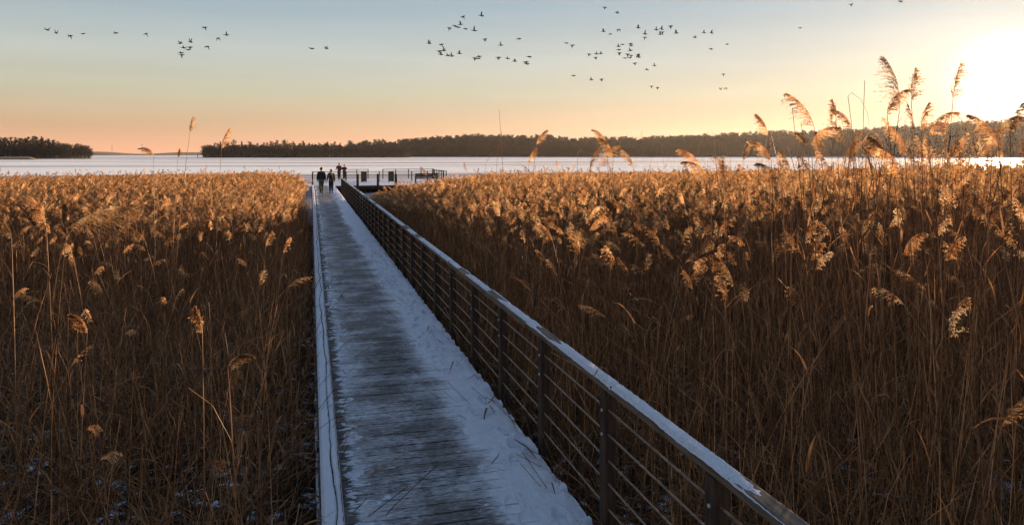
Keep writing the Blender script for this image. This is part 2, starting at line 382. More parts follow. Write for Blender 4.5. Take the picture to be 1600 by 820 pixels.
def tree(kind, px, d, hpx, label, group=None):
    me = random.choice(TREES[kind]); h0 = {'bare': 18, 'pine': 18, 'thin': 18, 'spruce': 20, 'bush': 5}[kind]
    x, y = gpos(px, d); s = hpx / F * d / h0
    o = link({'bare': 'bare_tree', 'pine': 'pine_tree', 'thin': 'pine_tree', 'spruce': 'spruce_tree', 'bush': 'shrub'}[kind], me, loc=(x, y, ICE + .6)); o.scale = (s * random.uniform(.9, 1.15),) * 2 + (s,)
    o.rotation_euler = (0, 0, random.uniform(0, 6.28)); tag(o, label, 'tree', group); return o
# headland on the left: crowns tell apart, two spruces stand above the rest
for i in range(84):
    px = -60 + 203 * (i + random.random() * .8) / 84
    top = np.interp(px, [-60, 0, 40, 60, 85, 110, 125, 145], [216, 216, 216, 216, 221, 228, 230, 236])
    d = random.uniform(598, 680); base = 242 + F * 2.6 / d
    k = 'bare' if random.random() < .45 else 'pine'
    tree(k, px, d, (base - top) * random.uniform(.8, 1.05),
         'dark bare-branched tree in the wood on the left headland' if k == 'bare' else 'dark pine in the wood on the left headland', 'trees on the left headland')
for px, h, l in ((64, 33, 'pointed spruce, the taller of two spires above the left headland wood'), (76, 30, 'pointed spruce, right and lower of two spires on the left headland')):
    tree('spruce', px, 596, h, l)
for px, h, d, l in ((124, 16, 596, 'round bare tree, last but one at the tip of the left headland'), (136, 17, 594, 'round bare tree at the very tip of the left headland'), (143, 10, 594, 'small bush-like tree leaning over the ice at the headland tip')):
    tree('bare', px, d, h, l)
# peninsula: a thin row of tall trees, sky between the tops
for i in range(96):
    px = 318 + 230 * (i + random.random() * .9) / 96
    top = np.interp(px, [318, 330, 345, 380, 400, 440, 520, 548], [234, 227, 222, 223, 226, 222, 224, 227])
    k = 'thin' if random.random() < .8 else 'bare'
    d = random.uniform(888, 930); tree(k, px, d, (246 - top) * random.uniform(.74, 1.1),
         'tall thin-trunked pine in the row on the peninsula' if k == 'thin' else 'tall bare tree in the row on the peninsula', 'row of trees on the peninsula')
def gn_scatter(name, pts, rot, scl, cls, sources, label):
    """one stuff object: points carrying instances of the given source meshes, class by class"""
    me = bpy.data.meshes.new(name); n = len(pts); me.vertices.add(n); me.vertices.foreach_set('co', np.asarray(pts, 'f4').ravel())
    a = me.attributes.new('rot', 'FLOAT_VECTOR', 'POINT'); a.data.foreach_set('vector', np.asarray(rot, 'f4').ravel())
    a = me.attributes.new('scl', 'FLOAT_VECTOR', 'POINT'); a.data.foreach_set('vector', np.asarray(scl, 'f4').ravel())
    a = me.attributes.new('cls', 'INT', 'POINT'); a.data.foreach_set('value', np.asarray(cls, 'i4'))
    o = link(name, me); tag(o, label, kind='stuff')
    g = bpy.data.node_groups.new(name, 'GeometryNodeTree')
    g.interface.new_socket('Geometry', in_out='INPUT', socket_type='NodeSocketGeometry'); g.interface.new_socket('Geometry', in_out='OUTPUT', socket_type='NodeSocketGeometry')
    gi = g.nodes.new('NodeGroupInput'); go = g.nodes.new('NodeGroupOutput'); J = g.nodes.new('GeometryNodeJoinGeometry')
    def attr(nm, ty):
        q = g.nodes.new('GeometryNodeInputNamedAttribute'); q.data_type = ty; q.inputs['Name'].default_value = nm
        return [s for s in q.outputs if s.enabled and s.name == 'Attribute'][0]
    ar, asc, ac = attr('rot', 'FLOAT_VECTOR'), attr('scl', 'FLOAT_VECTOR'), attr('cls', 'INT')
    er = g.nodes.new('FunctionNodeEulerToRotation'); g.links.new(ar, er.inputs[0])
    for k, me_s in enumerate(sources):
        so = bpy.data.objects.new(name + '_kind', me_s)          # lives outside the scene, only its mesh is used
        oi = g.nodes.new('GeometryNodeObjectInfo'); oi.inputs['Object'].default_value = so; oi.inputs['As Instance'].default_value = True
        cm = g.nodes.new('FunctionNodeCompare'); cm.data_type = 'INT'; cm.operation = 'EQUAL'
        ia = [s for s in cm.inputs if s.enabled]; g.links.new(ac, ia[0]); ia[1].default_value = k
        ip = g.nodes.new('GeometryNodeInstanceOnPoints')
        g.links.new(gi.outputs[0], ip.inputs['Points']); g.links.new(cm.outputs[0], ip.inputs['Selection']); g.links.new(oi.outputs['Geometry'], ip.inputs['Instance'])
        g.links.new(er.outputs[0], ip.inputs['Rotation']); g.links.new(asc, ip.inputs['Scale']); g.links.new(ip.outputs[0], J.inputs[0])
    g.links.new(J.outputs[0], go.inputs[0])
    md = o.modifiers.new('scatter', 'NODES'); md.node_group = g; return o
# undergrowth on headland and peninsula
pts, rot, scl, cls = [], [], [], []
for a, b, d0, d1, n in ((-300, 141, 593, 680, 1100), (317, 640, 882, 915, 1000), (540, 2350, 1133, 1160, 3000)):
    for i in range(n):
        px = random.uniform(a, b); d = random.uniform(d0, d1); x, y = gpos(px, d); pts.append((x, y, ICE + .4)); rot.append((0, 0, random.uniform(0, 6.28)))
        s = random.uniform(.8, 1.9) * (1.2 if d < 700 else 1.45 if d < 1000 else 2.0); scl.append((s * 1.3, s * 1.3, s)); cls.append(random.randrange(3))
gn_scatter('undergrowth', pts, rot, scl, cls, TREES['bush'], 'dense dark undergrowth beneath the shoreline trees')
pts, rot, scl, cls = [], [], [], []
for i in range(7500):
    px = random.uniform(545, 2350) if i % 4 == 0 else random.uniform(545, 1650); v = random.random() ** .8; d = 1136 + 240 * v
    if px < 640 and random.random() < .4: continue
    x, y = gpos(px, d); z = ICE - .3 + fhill(px) * math.sin(min(1, v * 240 / 260 * 1.15) * math.pi / 2) ** .8
    s = random.choice([.7, .8, .9, 1.0, 1.05, 1.3]) * random.uniform(.9, 1.1) * min(1, .7 + v); pts.append((x, y, z)); rot.append((0, 0, random.uniform(0, 6.28))); scl.append((s * 1.2, s * 1.2, s)); cls.append(random.choice([0, 1, 2, 3, 4, 5, 6, 7, 8, 9]))
gn_scatter('far_wood', pts, rot, scl, cls, TREES['bare'] + TREES['pine'], 'continuous dark wood along the far shore, centre to right')
# masts on the skyline and small things by the far shore
for px, y0, y1, d, l in ((1003, 204, 222, 2500, 'tiny antenna mast on the ridge above the far wood'), (175, 227, 240, 4100, 'faint distant mast, left one, over the horizon left of the peninsula'), (222, 225, 240, 4100, 'faint distant mast, right one, over the horizon left of the peninsula')):
    a, b = P3(px, y0, d), P3(px, y1, d); mb = MB(); w = d / F * .30
    mb.tube([b, a], [w, w * .5], 5); mb.box(tuple(a.lerp(b, .12)), (w * 4, w * 4, w * 3)); mb.box(tuple(a.lerp(b, .28)), (w * 3, w * 3, w * 1.6)); tag(mb.build('antenna_mast', M_HILL), l, 'mast')
mb = MB(); p = P3(309, 242, 860); mb.tube([(p.x, p.y, ICE), (p.x, p.y, ICE + 3.2)], [.5, .35], 6); mb.box((p.x, p.y, ICE + 3.4), (1.1, 1.1, .5)); tag(mb.build('marker_post', M_BARK), 'dark marker post on the ice off the peninsula tip', 'post')
M_PALE = noisy('pale_render', (.6, .58, .52), (.7, .68, .62), .5, .8, 0)
bm_ = empty('shore_house', (*gpos(941, 1120), ICE)); mb = MB(); mb.box((0, 0, 3), (9, 6, 6)); mb.build('wall', M_PALE, bm_); mb = MB(); mb.add([(-5, -3.5, 6), (5, -3.5, 6), (5, 3.5, 6), (-5, 3.5, 6), (-5, 0, 9), (5, 0, 9)], [(0, 1, 5, 4), (2, 3, 4, 5), (0, 4, 3), (1, 2, 5), (0, 3, 2, 1)]); mb.build('roof', M_HILL, bm_)
tag(bm_, 'tiny pale house at the foot of the far wood', 'house')

# ------------------------------------------------------------------ boardwalk
DX0, DX1 = .06, 1.955; PEND = 64.8
bw = empty('boardwalk', (0, 0, 0)); bw['kind'] = 'structure'; bw['label'] = 'straight plank boardwalk with trodden frost and snow leading to the pier'
mb = MB(); y = -3.0
while y < PEND - .1:
    z = random.uniform(-.003, .003)
    mb.box(((DX0 + DX1) / 2 + random.uniform(-.006, .006), y + .07, -.02 + z), (DX1 - DX0 + random.uniform(-.02, .02), random.uniform(.130, .137), .04), random.uniform(-.002, .002), tilt=random.uniform(-.0015, .0015)); y += .15
mb.build('planks', M_DECK, bw)
mb = MB()
for x in (DX0 + .05, .95, DX1 - .07): mb.box((x, (PEND - 3) / 2, -.15), (.08, PEND + 3, .2))
y = -2
while y < PEND:
    mb.box((.96, y, -.33), (1.7, .14, .14))
    for x in (.22, 1.68): mb.tube([(x, y, -.9), (x, y, -.27)], .08, 8)
    y += 2.76
mb.build('joists', M_POST, bw)
ysn = [-2.0]
while ysn[-1] < PEND - .2: ysn.append(ysn[-1] + max(.014, .0022 * max(1, ysn[-1]) ** 1.25))
ysn = np.array(ysn)
PRINTS = [(random.uniform(1.42, 1.84), random.uniform(1.6, 26), random.uniform(-.25, .25)) for _ in range(130)]
def deck_snow(X, Y):
    edge = 1.48 - .12 * np.exp(-Y / 5) + .20 * (fbm(Y * .55 + 3, X * 0 + 2, 3) - .5) * 2 + .05 * (vnoise(Y * 6, X * 3) - .5) - np.clip((Y - 4) * .004, 0, .12)
    h = np.clip((X - edge) * .11, -.04, .034) + .022 * (fbm(X * 8, Y * 8, 4) - .5) * 2 + .030 * (fbm(X * 7, Y * 46, 3) - .5) * np.clip(1.6 - X * .7, .25, 1) + .010 * (fbm(X * 34, Y * 50, 2) - .5)
    h -= .0022 * (np.cos((Y % .15) / .15 * 2 * np.pi) ** 8) * 2
    # footmarks
    h -= .012 * np.clip(fbm(X * 4.3 + 7, Y * 3.1, 2) - .62, 0, 1) * 8
    for fx, fy, fa in PRINTS:
        i0, i1 = np.searchsorted(Y[:, 0], [fy - .25, fy + .25])
        if i1 <= i0: continue
        xx = X[i0:i1] - fx; yy = Y[i0:i1] - fy; a = xx * np.cos(fa) + yy * np.sin(fa); b = yy * np.cos(fa) - xx * np.sin(fa)
        q = (a / .048) ** 2 + (b / .14) ** 2; q2 = (a / .070) ** 2 + (b / .165) ** 2
        h[i0:i1] += -.042 * np.exp(-q ** 3) + .012 * np.exp(-(q2 - 1) ** 2 * 6)
    h -= np.clip((X - 1.88) * .5, 0, .1) * (vnoise(Y * 9, X * 2) > .4)
    l = .30 + .12 * fbm(Y * .7 + 50, X * 0, 4) + .16 * np.clip(fbm(Y * .32 + 9, X * 0, 2) - .45, 0, 1) * 2
    hl = np.clip((l + .02 - X) * .06, -.04, .006) + .022 * (fbm(X * 12, Y * 50, 3) - .5) * 2 - .004 - np.clip((.30 - X) * .25, 0, .05) * (vnoise(Y * 5 + 4, X * 0) + .3) + .014 * (fbm(X * 11, Y * 11, 4) - .5) * 2 - .003
    return np.maximum(h, hl)
sn = grid('snow', np.arange(.24, 1.958, .016), ysn, deck_snow, M_SNOW, bw)
# left kerb beam with its snow cap split by a winding crack
kb = empty('kerb_beam', (0, 0, 0)); mb = MB(); y = -2.5
while y < PEND: mb.box((.149 + random.uniform(-.004, .004), y + 2.06, .05), (.140, 4.12, .10), random.uniform(-.0006, .0006)); y += 4.14
mb.build('beam', M_WOOD, kb)
def kerb_snow(X, Y):
    u = (X - .076) / .146
    c = .62 + .30 * (fbm(Y * .9, X * 0 + 40, 3) - .5) * 1.6 + .04 * (vnoise(Y * 9, X * 0) - .5)
    crack = np.exp(-((u - c) / .045) ** 2) * (.6 + .6 * vnoise(Y * 1.3 + 3, X * 0 + 1))
    e = np.minimum(u, 1 - u); edge = np.clip(e / .10 - .35 * vnoise(Y * 14, u * 3), -.6, 1)
    return .098 + .020 * edge - .034 * crack + .005 * (fbm(X * 30, Y * 30, 3) - .5) * 2 - .03 * np.clip(vnoise(Y * .7 + 8, X * 0) - .86, 0, 1) * 6
grid('snow_cap', np.linspace(.072, .228, 22), ysn, kerb_snow, M_SNOW, kb)
tag(kb, 'low kerb beam under a cracked snow cap along the boardwalk left edge', 'kerb')

# right railing
RX = 2.035; REND = 52.3
rl = empty('railing', (RX, 0, 0)); posts_y = [3.40 + 1.476 * k for k in range(-3, 34)]
pm = MB(); pm.box((0, 0, .30), (.085, .095, 1.38)); pm = pm.mesh('post', M_POST)
bo = MB()
for z in (.84, .67, -.12): bo.tube([(-.043, 0, z), (-.050, 0, z)], .012, 6)
bo = bo.mesh('bolts', M_BOLT)
for y in posts_y:
    p = link('post', pm, rl, (random.uniform(-.004, .004), y, 0)); p.rotation_euler = (0, random.uniform(-.006, .006), random.uniform(-.03, .03))
    if y < 12: link('bolts', bo, p)
mb = MB(); hy = -1.5; zoff = []
segs = []
while hy < REND:
    dz = random.uniform(-.006, .006); dx = random.uniform(-.008, .008); L = min(4.135, REND - hy); segs.append((hy, hy + L, dz, dx))
    mb.box((dx, hy + L / 2, 1.02 + dz), (.095, L, .06), random.uniform(-.0008, .0008)); hy += 4.14
hr = mb.build('handrail', M_RAIL, rl)
hr.data.validate()
bv = hr.modifiers.new('edge', 'BEVEL'); bv.width = .008; bv.segments = 2
def rail_snow(X, Y):
    dz = np.zeros_like(Y); 
    for a, b, z, dx in segs: dz = np.where((Y >= a) & (Y < b), z, dz)
    e = np.minimum(X + .049, .049 - X) / .098
    cover = np.clip((Y - 3.05) * 3, -1, 1) * .5 + .5
    patch = np.clip((fbm(Y * 1.1 + 20, X * 6, 4) - .40) * 9, -1, 1)
    worn = np.clip(.25 + (X + .045) * 14 + vnoise(Y * 2.2, X * 0 + 9) * 1.2, 0, 1)
    jt = np.exp(-((((Y + 1.5) % 2.07) - .0) / .02) ** 2) * .02
    return 1.049 + dz + .020 * np.clip(e * 7 - .3 - .4 * vnoise(Y * 20, X * 20), -.6, 1) * np.minimum(patch, worn) * cover - .012 * (1 - cover) - jt + .004 * (fbm(X * 40, Y * 40, 3) - .5) * 2 - .001
grid('snow_cap', np.linspace(-.050, .050, 16), ysn[ysn < REND], rail_snow, M_SNOW, rl)
for z in (.85, .68, .50, .33, .16):
    mb = MB(); mb.tube([(-.012, a, z + random.uniform(-.004, .004)) for a in posts_y], .0072, 6); mb.build('rod', M_STEEL, rl, True)
tag(rl, 'dark wooden railing with thin rods and snow-topped handrail, boardwalk right side', 'railing')

# ------------------------------------------------------------------ pier platform
pf = empty('pier_platform', (0, 0, 0)); mb = MB(); y = PEND
while y < 82:
    mb.box((6.7, y + .07, -.02), (13.3, .138, .04)); y += .15
mb.build('planks', M_DECK, pf)
grid('snow', np.linspace(.1, 13.2, 90), np.linspace(PEND + .05, 81.9, 90), lambda X, Y: .016 + .03 * (fbm(X * .8, Y * .8, 4) - .45), M_SNOW, pf)
mb = MB(); mb.box((7.6, PEND - .05, -.17), (11.4, .1, .26)); mb.box((6.7, 81.95, -.17), (13.3, .1, .26)); mb.box((13.4, 73.4, -.17), (.1, 17.2, .26)); mb.build('fascia', M_POST, pf)
mb = MB()
for x in np.linspace(.4, 13.1, 7):
    for yy in (65.4, 68.4, 72, 76, 80): mb.tube([(x, yy, -1), (x, yy, -.06)], .12, 8)
for yy in (66.4, 70.2, 74, 78): mb.box((6.7, yy, -.42), (12.6, .18, .2))
mb.build('piles', M_POST, pf)
tag(pf, 'snow-dusted wooden pier platform at the end of the boardwalk', 'pier')
def pier_rail(loc, L, rz, n, h, label, cables=5):
    r = empty('pier_railing', loc, rz)
    for i in range(n): 
        m = MB(); m.box((L * i / (n - 1), 0, h / 2), (.09, .08, h)); m.build('post', M_POST, r)
    m = MB(); m.box((L / 2, 0, h + .025), (L + .1, .11, .05)); m.build('handrail', M_WOOD, r)
    for k in range(cables):
        z = h * (k + .6) / (cables + .2); m = MB(); m.tube([(0, 0, z), (L, 0, z)], .011, 5); m.build('rod', M_STEEL, r)
    tag(r, label, 'railing'); return r
pier_rail((.12, 72.6, 0), 12.6, 0, 9, 1.0, 'long low railing across the middle of the pier, behind the bench')
pier_rail((3.6, 81.6, 0), 2.4, 0, 3, 1.04, 'short outer railing section at the pier edge, left of the gap')
pier_rail((7.6, 81.6, 0), 5.6, 0, 5, 1.04, 'longer outer railing section at the pier edge, right of the gap')
pier_rail((13.05, 72.8, 0), 8.6, R(90), 7, 1.0, 'side railing closing the right end of the pier')
pier_rail((.14, 65.6, 0), 6.9, R(90), 5, 1.02, 'railing seen end-on along the left side of the pier')
for px, l in ((558, 'round mooring pile at the pier front, leftmost of three'), (590, 'round mooring pile at the pier front, middle of three'), (618.5, 'round mooring pile at the pier front, rightmost, beside the reeds')):
    x, _ = gpos(px, 64.2); x = (px - 486) * 64.2 * math.cos(TH) / F; m = MB(); m.tube([(x, PEND - .22, -1.0), (x, PEND - .22, .98), (x, PEND - .22, 1.02)], [.12, .115, .07], 10)
    tag(m.build('mooring_pile', M_POST, smooth=False), l, 'post')
M_PANEL = noisy('panel_wood', (.045, .032, .024), (.11, .08, .06), 3, .7, .2, .004, (1, 1, 6))
for px, l in ((568, 'dark upright panel on the pier railing, left of the two'), (611.5, 'dark upright panel on the pier railing, right of the two')):
    x = (px - 486) * 71.5 * math.cos(TH) / F; e = empty('display_panel', (x, 72.3, 0))
    m = MB(); m.box((0, 0, .56), (.42, .05, .86)); m.build('board', M_PANEL, e)
    m = MB(); [m.box((s * .24, 0, .52), (.06, .09, 1.04)) for s in (-1, 1)]; [m.box((0, 0, z), (.42, .09, .06)) for z in (.10, 1.02)]; m.build('frame', M_POST, e)
    tag(e, l, 'panel')
bx = (664.5 - 486) * 68 * math.cos(TH) / F
be = empty('park_bench', (bx, 67.0, .01), R(-2))
m = MB(); [m.box((0, -.02 + k * .11, .45), (2.1, .095, .04)) for k in range(4)]; m.build('seat', M_WOOD, be)
m = MB()
for k in range(4): m.box((0, -.14 + k * -.012, .56 + k * .115), (2.1, .035, .10))
m.build('backrest', M_WOOD, be)
for s in (-1, 1):
    m = MB(); m.box((s * .98, -.12, .40), (.07, .07, .90)); m.box((s * .98, .34, .32), (.07, .07, .66)); m.box((s * .98, .11, .66), (.09, .56, .05)); m.box((s * .98, .11, .40), (.05, .4, .06)); m.build('leg_frame', M_POST, be)
tag(be, 'dark wooden bench with backrest towards us, on the pier', 'bench')

# ------------------------------------------------------------------ people
def cloth(name, c1, c2): return noisy(name, c1, c2, 9, .85, .3, .01)
M_SKIN = noisy('skin', (.42, .25, .18), (.52, .32, .24), 6, .6, .05)
M_BLACKCLOTH = cloth('black_jacket', (.010, .012, .013), (.028, .03, .032)); M_OLIVE = cloth('olive_trousers', (.08, .066, .038), (.14, .115, .065))
M_NAVY = cloth('dark_trousers', (.010, .010, .016), (.025, .025, .034)); M_BROWNJ = cloth('brown_jacket', (.07, .048, .034), (.15, .10, .07))
M_RED = cloth('burgundy_jacket', (.10, .012, .025), (.18, .025, .045)); M_COAT = cloth('dark_plum_coat', (.045, .018, .025), (.09, .03, .04))
M_HAIR = noisy('dark_hair', (.012, .009, .007), (.03, .02, .014), 30, .7, .4, .01, (1, 1, .2)); M_BOOT = noisy('boot_leather', (.012, .01, .009), (.03, .025, .02), 12, .5, .2)
M_SCARF = cloth('pale_scarf', (.45, .33, .22), (.6, .45, .32))
def skin_obj(name, chains, mat, parent, lev=2, root=0):
    """chains: lists of (x,y,z,rx[,ry]); points at the same place are one joint"""
    vs, es, rs, idx = [], [], [], {}
    for ch in chains:
        prev = None
        for p in ch:
            k = tuple(round(c, 4) for c in p[:3])
            if k not in idx: idx[k] = len(vs); vs.append(p[:3]); rs.append((p[3], p[4] if len(p) > 4 else p[3]))
            if prev is not None and prev != idx[k]: es.append((prev, idx[k]))
            prev = idx[k]
    me = bpy.data.meshes.new(name); me.from_pydata(vs, es, []); me.materials.append(mat)
    o = link(name, me, parent); md = o.modifiers.new('skin', 'SKIN'); md.use_smooth_shade = True
    for i, r in enumerate(rs): me.skin_vertices[0].data[i].radius = r; me.skin_vertices[0].data[i].use_root = (i == root)
    o.modifiers.new('sub', 'SUBSURF').levels = lev; o.modifiers['sub'].render_levels = lev; return o
def person(loc, rz, h, label, jacket, trousers, stride=.0, arms=((.0, 0, 0), (0, 0, 0)), hem=.80, hat=None, bag=None, scarf=None, slim=1.0):
    """faces local +Y. arms: (forward reach, outward, lift) for left and right"""
    e = empty('person', loc, rz); s = h / 1.75
    e.scale = (s, s, s); hipz = .93
    legs, trous, boots = [], [], []
    for sgn in (-1, 1):
        f = stride * sgn
        hip = (sgn * .080, 0, hipz - .02); knee = (sgn * .078, f * .5 + .03 + abs(f) * .1, .50); ank = (sgn * .075, f - (.05 if f < 0 else 0), .085 + (.05 if f < 0 else 0)); toe = (sgn * .09, ank[1] + .15, ank[2] - .045 - (.02 if f < 0 else 0))
        legs.append([(0, 0, hipz, .115, .10), (*hip, .085), (*knee, .055), (*ank, .038), (*toe, .035)])
        trous.append([(0, 0, hipz, .145 * slim, .115), (*hip, .115 * slim), (*knee, .088), (ank[0], ank[1], ank[2] + .06, .062)])
        boots.append([(ank[0], ank[1] - .02, ank[2] + .10, .056), (ank[0], ank[1] - .01, ank[2] - .02, .054), (toe[0], toe[1] - .03, ank[2] - .035, .048), (toe[0], toe[1] + .02, toe[2], .036)])
    tor = [(0, 0, hipz, .115, .10), (0, 0, 1.10, .125, .09), (0, .0, 1.32, .15, .10), (0, 0, 1.45, .085, .07), (0, .01, 1.52, .052), (0, .02, 1.575, .075, .085), (0, .025, 1.64, .082, .098), (0, .015, 1.705, .07, .08), (0, .01, 1.74, .035)]
    nose = [(0, .025, 1.64, .082, .098), (0, .135, 1.625, .014)]
    ears = [[(0, .025, 1.64, .082, .098), (g * .092, .01, 1.635, .016)] for g in (-1, 1)]
    armc, sleeve = [], []
    for sgn, (fw, outw, lift) in zip((-1, 1), arms):
        sh = (sgn * .185, 0, 1.41); el = (sgn * (.225 + outw * .5), -.03 + fw * .3, 1.13 + lift * .3); wr = (sgn * (.225 + outw - fw * .25), .03 + fw, .88 + lift)
        dirn = (Vector(wr) - Vector(el)).normalized(); pal = Vector(wr) + dirn * .07
        armc.append([(0, .0, 1.32, .15, .10), (*sh, .058), (*el, .040), (*wr, .026), (*pal, .034, .018)])
        sd = dirn.cross(Vector((sgn, 0, .2))).normalized()
        for k, (ln, off) in enumerate(((.070, -.027), (.082, -.009), (.078, .009), (.062, .026))):
            a = pal + sd * off + dirn * .03; b = a + dirn * ln * .5 + Vector((-sgn * .006, 0, 0)); c = b + dirn * ln * .45 + Vector((-sgn * .018, 0, 0))
            armc.append([(*pal, .034, .018), (*a, .0095), (*b, .0085), (*c, .007)])
        th0 = Vector(wr) + dirn * .025 + sd * .03; armc.append([(*wr, .026), (*th0, .012), (*(th0 + dirn * .045 + sd * .012), .009)])
        sleeve.append([(0, 0, 1.32, .175, .125), (sh[0], sh[1], sh[2] + .01, .080), (*el, .070), (*(Vector(wr) - dirn * .01), .048)])
    skin_obj('body', [tor] + legs + armc + [nose] + ears, M_SKIN, e)
    skin_obj('trousers', trous, trousers, e); 
    for b in boots: skin_obj('boot', [b], M_BOOT, e)
    skin_obj('jacket', [[(0, 0, hem, .20 * slim, .16), (0, 0, .98, .19 * slim, .155), (0, 0, 1.14, .185 * slim, .145), (0, 0, 1.32, .19, .14), (0, 0, 1.44, .11, .09), (0, .0, 1.49, .075, .075)]] + sleeve, jacket, e)
    hm = hat or M_HAIR
    skin_obj('hat' if hat else 'hair', [[(0, -.03, 1.58, .075, .055), (0, -.012, 1.65, .098, .09), (0, -.002, 1.71, .092, .098), (0, .0, 1.76, .055)]], hm, e)
    m = MB(); [m.box((g * .032, .118, 1.655), (.022, .012, .010)) for g in (-1, 1)]; m.box((0, .121, 1.585), (.045, .01, .008)); m.build('eyes_and_mouth', M_HAIR, e)
    if bag: 
        o = skin_obj('rucksack', [[(0, -.20, 1.02, .13, .07), (0, -.21, 1.2, .14, .08), (0, -.19, 1.38, .11, .05)]], bag, e, 1)
    if scarf: skin_obj('scarf', [[(.02, -.02, 1.47, .10, .10), (.06, -.05, 1.40, .12, .10), (.12, -.08, 1.28, .06, .05)]], scarf, e, 1)
    tag(e, label, 'person', 'people out on the boardwalk and pier'); return e
def bwx(px, d): X = (px - 486) * d * math.cos(TH) / F; return X, (d - X * math.sin(TH)) / math.cos(TH)
x, y = bwx(502, 49.5); person((x, y, .012), R(3), 1.80, 'person in long black jacket and olive trousers walking away on the boardwalk', M_BLACKCLOTH, M_OLIVE, .13, ((.02, .03, 0), (.0, .03, 0)), .70, slim=1.12)
x, y = bwx(517.5, 49.8); person((x, y, .012), R(-2), 1.66, 'person in brown jacket with dark rucksack walking away beside railing end', M_BROWNJ, M_NAVY, -.12, ((-.02, .07, .02), (.05, .02, .03)), .76, None, M_BLACKCLOTH, M_SCARF)
x, y = bwx(530, 75); person((x, y, .03), R(165), 1.78, 'person in burgundy jacket standing on the pier, left of the two', M_RED, M_NAVY, .0, ((.16, .0, .10), (.22, .10, .22)), .84)
x, y = bwx(538, 74.2); person((x, y, .03), R(190), 1.66, 'person in dark plum coat and hat standing on the pier, hands together', M_COAT, M_BOOT, .0, ((.28, -.02, .28), (.28, -.02, .28)), .62, M_HAIR)

# ------------------------------------------------------------------ birds
def bird_mesh(pose, seed):
    r = random.Random(seed); mb = MB()      # flies along +X, about .62 m long, .9 m span
    mb.tube([(-.30, 0, .0), (-.24, 0, .0), (-.12, 0, -.01), (.02, 0, -.015), (.12, 0, .0), (.20, 0, .012), (.27, 0, .02), (.31, 0, .022), (.34, 0, .018), (.385, 0, .010)], [.012, .035, .068, .078, .055, .028, .026, .034, .020, .008], 8)
    mb.add([(-.22, -.03, 0), (-.22, .03, 0), (-.36, .055, .0), (-.36, -.055, 0)], [(0, 1, 2, 3)])
    a1, a2 = {'u': (52, 66), 'd': (-38, -58), 'l': (8, -6), 'h': (28, 34)}[pose]
    a1 += r.uniform(-8, 8); a2 += r.uniform(-8, 8)
    for s in (-1, 1):
        root = Vector((.03, s * .05, .02)); d1 = Vector((0, s * math.cos(R(a1)), math.sin(R(a1)))); d2 = Vector((-.25, s * math.cos(R(a2)), math.sin(R(a2)))).normalized()
        el = root + d1 * .20 + Vector((.03, 0, 0)); tip = el + d2 * .29
        ch = [(root, .13), (el, .12), (el.lerp(tip, .55), .08), (tip, .01)]
        n = len(mb.v)
        for p, c in ch:
            mb.v += [tuple(p + Vector((c * .35, 0, .006))), tuple(p + Vector((-c * .75, 0, 0))), tuple(p + Vector((c * .2, 0, -.008)))]
        for i in range(3):
            b = n + i * 3
            for j in range(3): mb.f.append((b + j, b + (j + 1) % 3, b + 3 + (j + 1) % 3, b + 3 + j)); mb.m.append(0)
    return mb.mesh('bird', M_BIRD, False)
M_BIRD = noisy('dark_plumage', (.02, .018, .015), (.05, .042, .035), 12, .7, .1)
BM = {p: [bird_mesh(p, k) for k in range(3)] for p in 'udlh'}
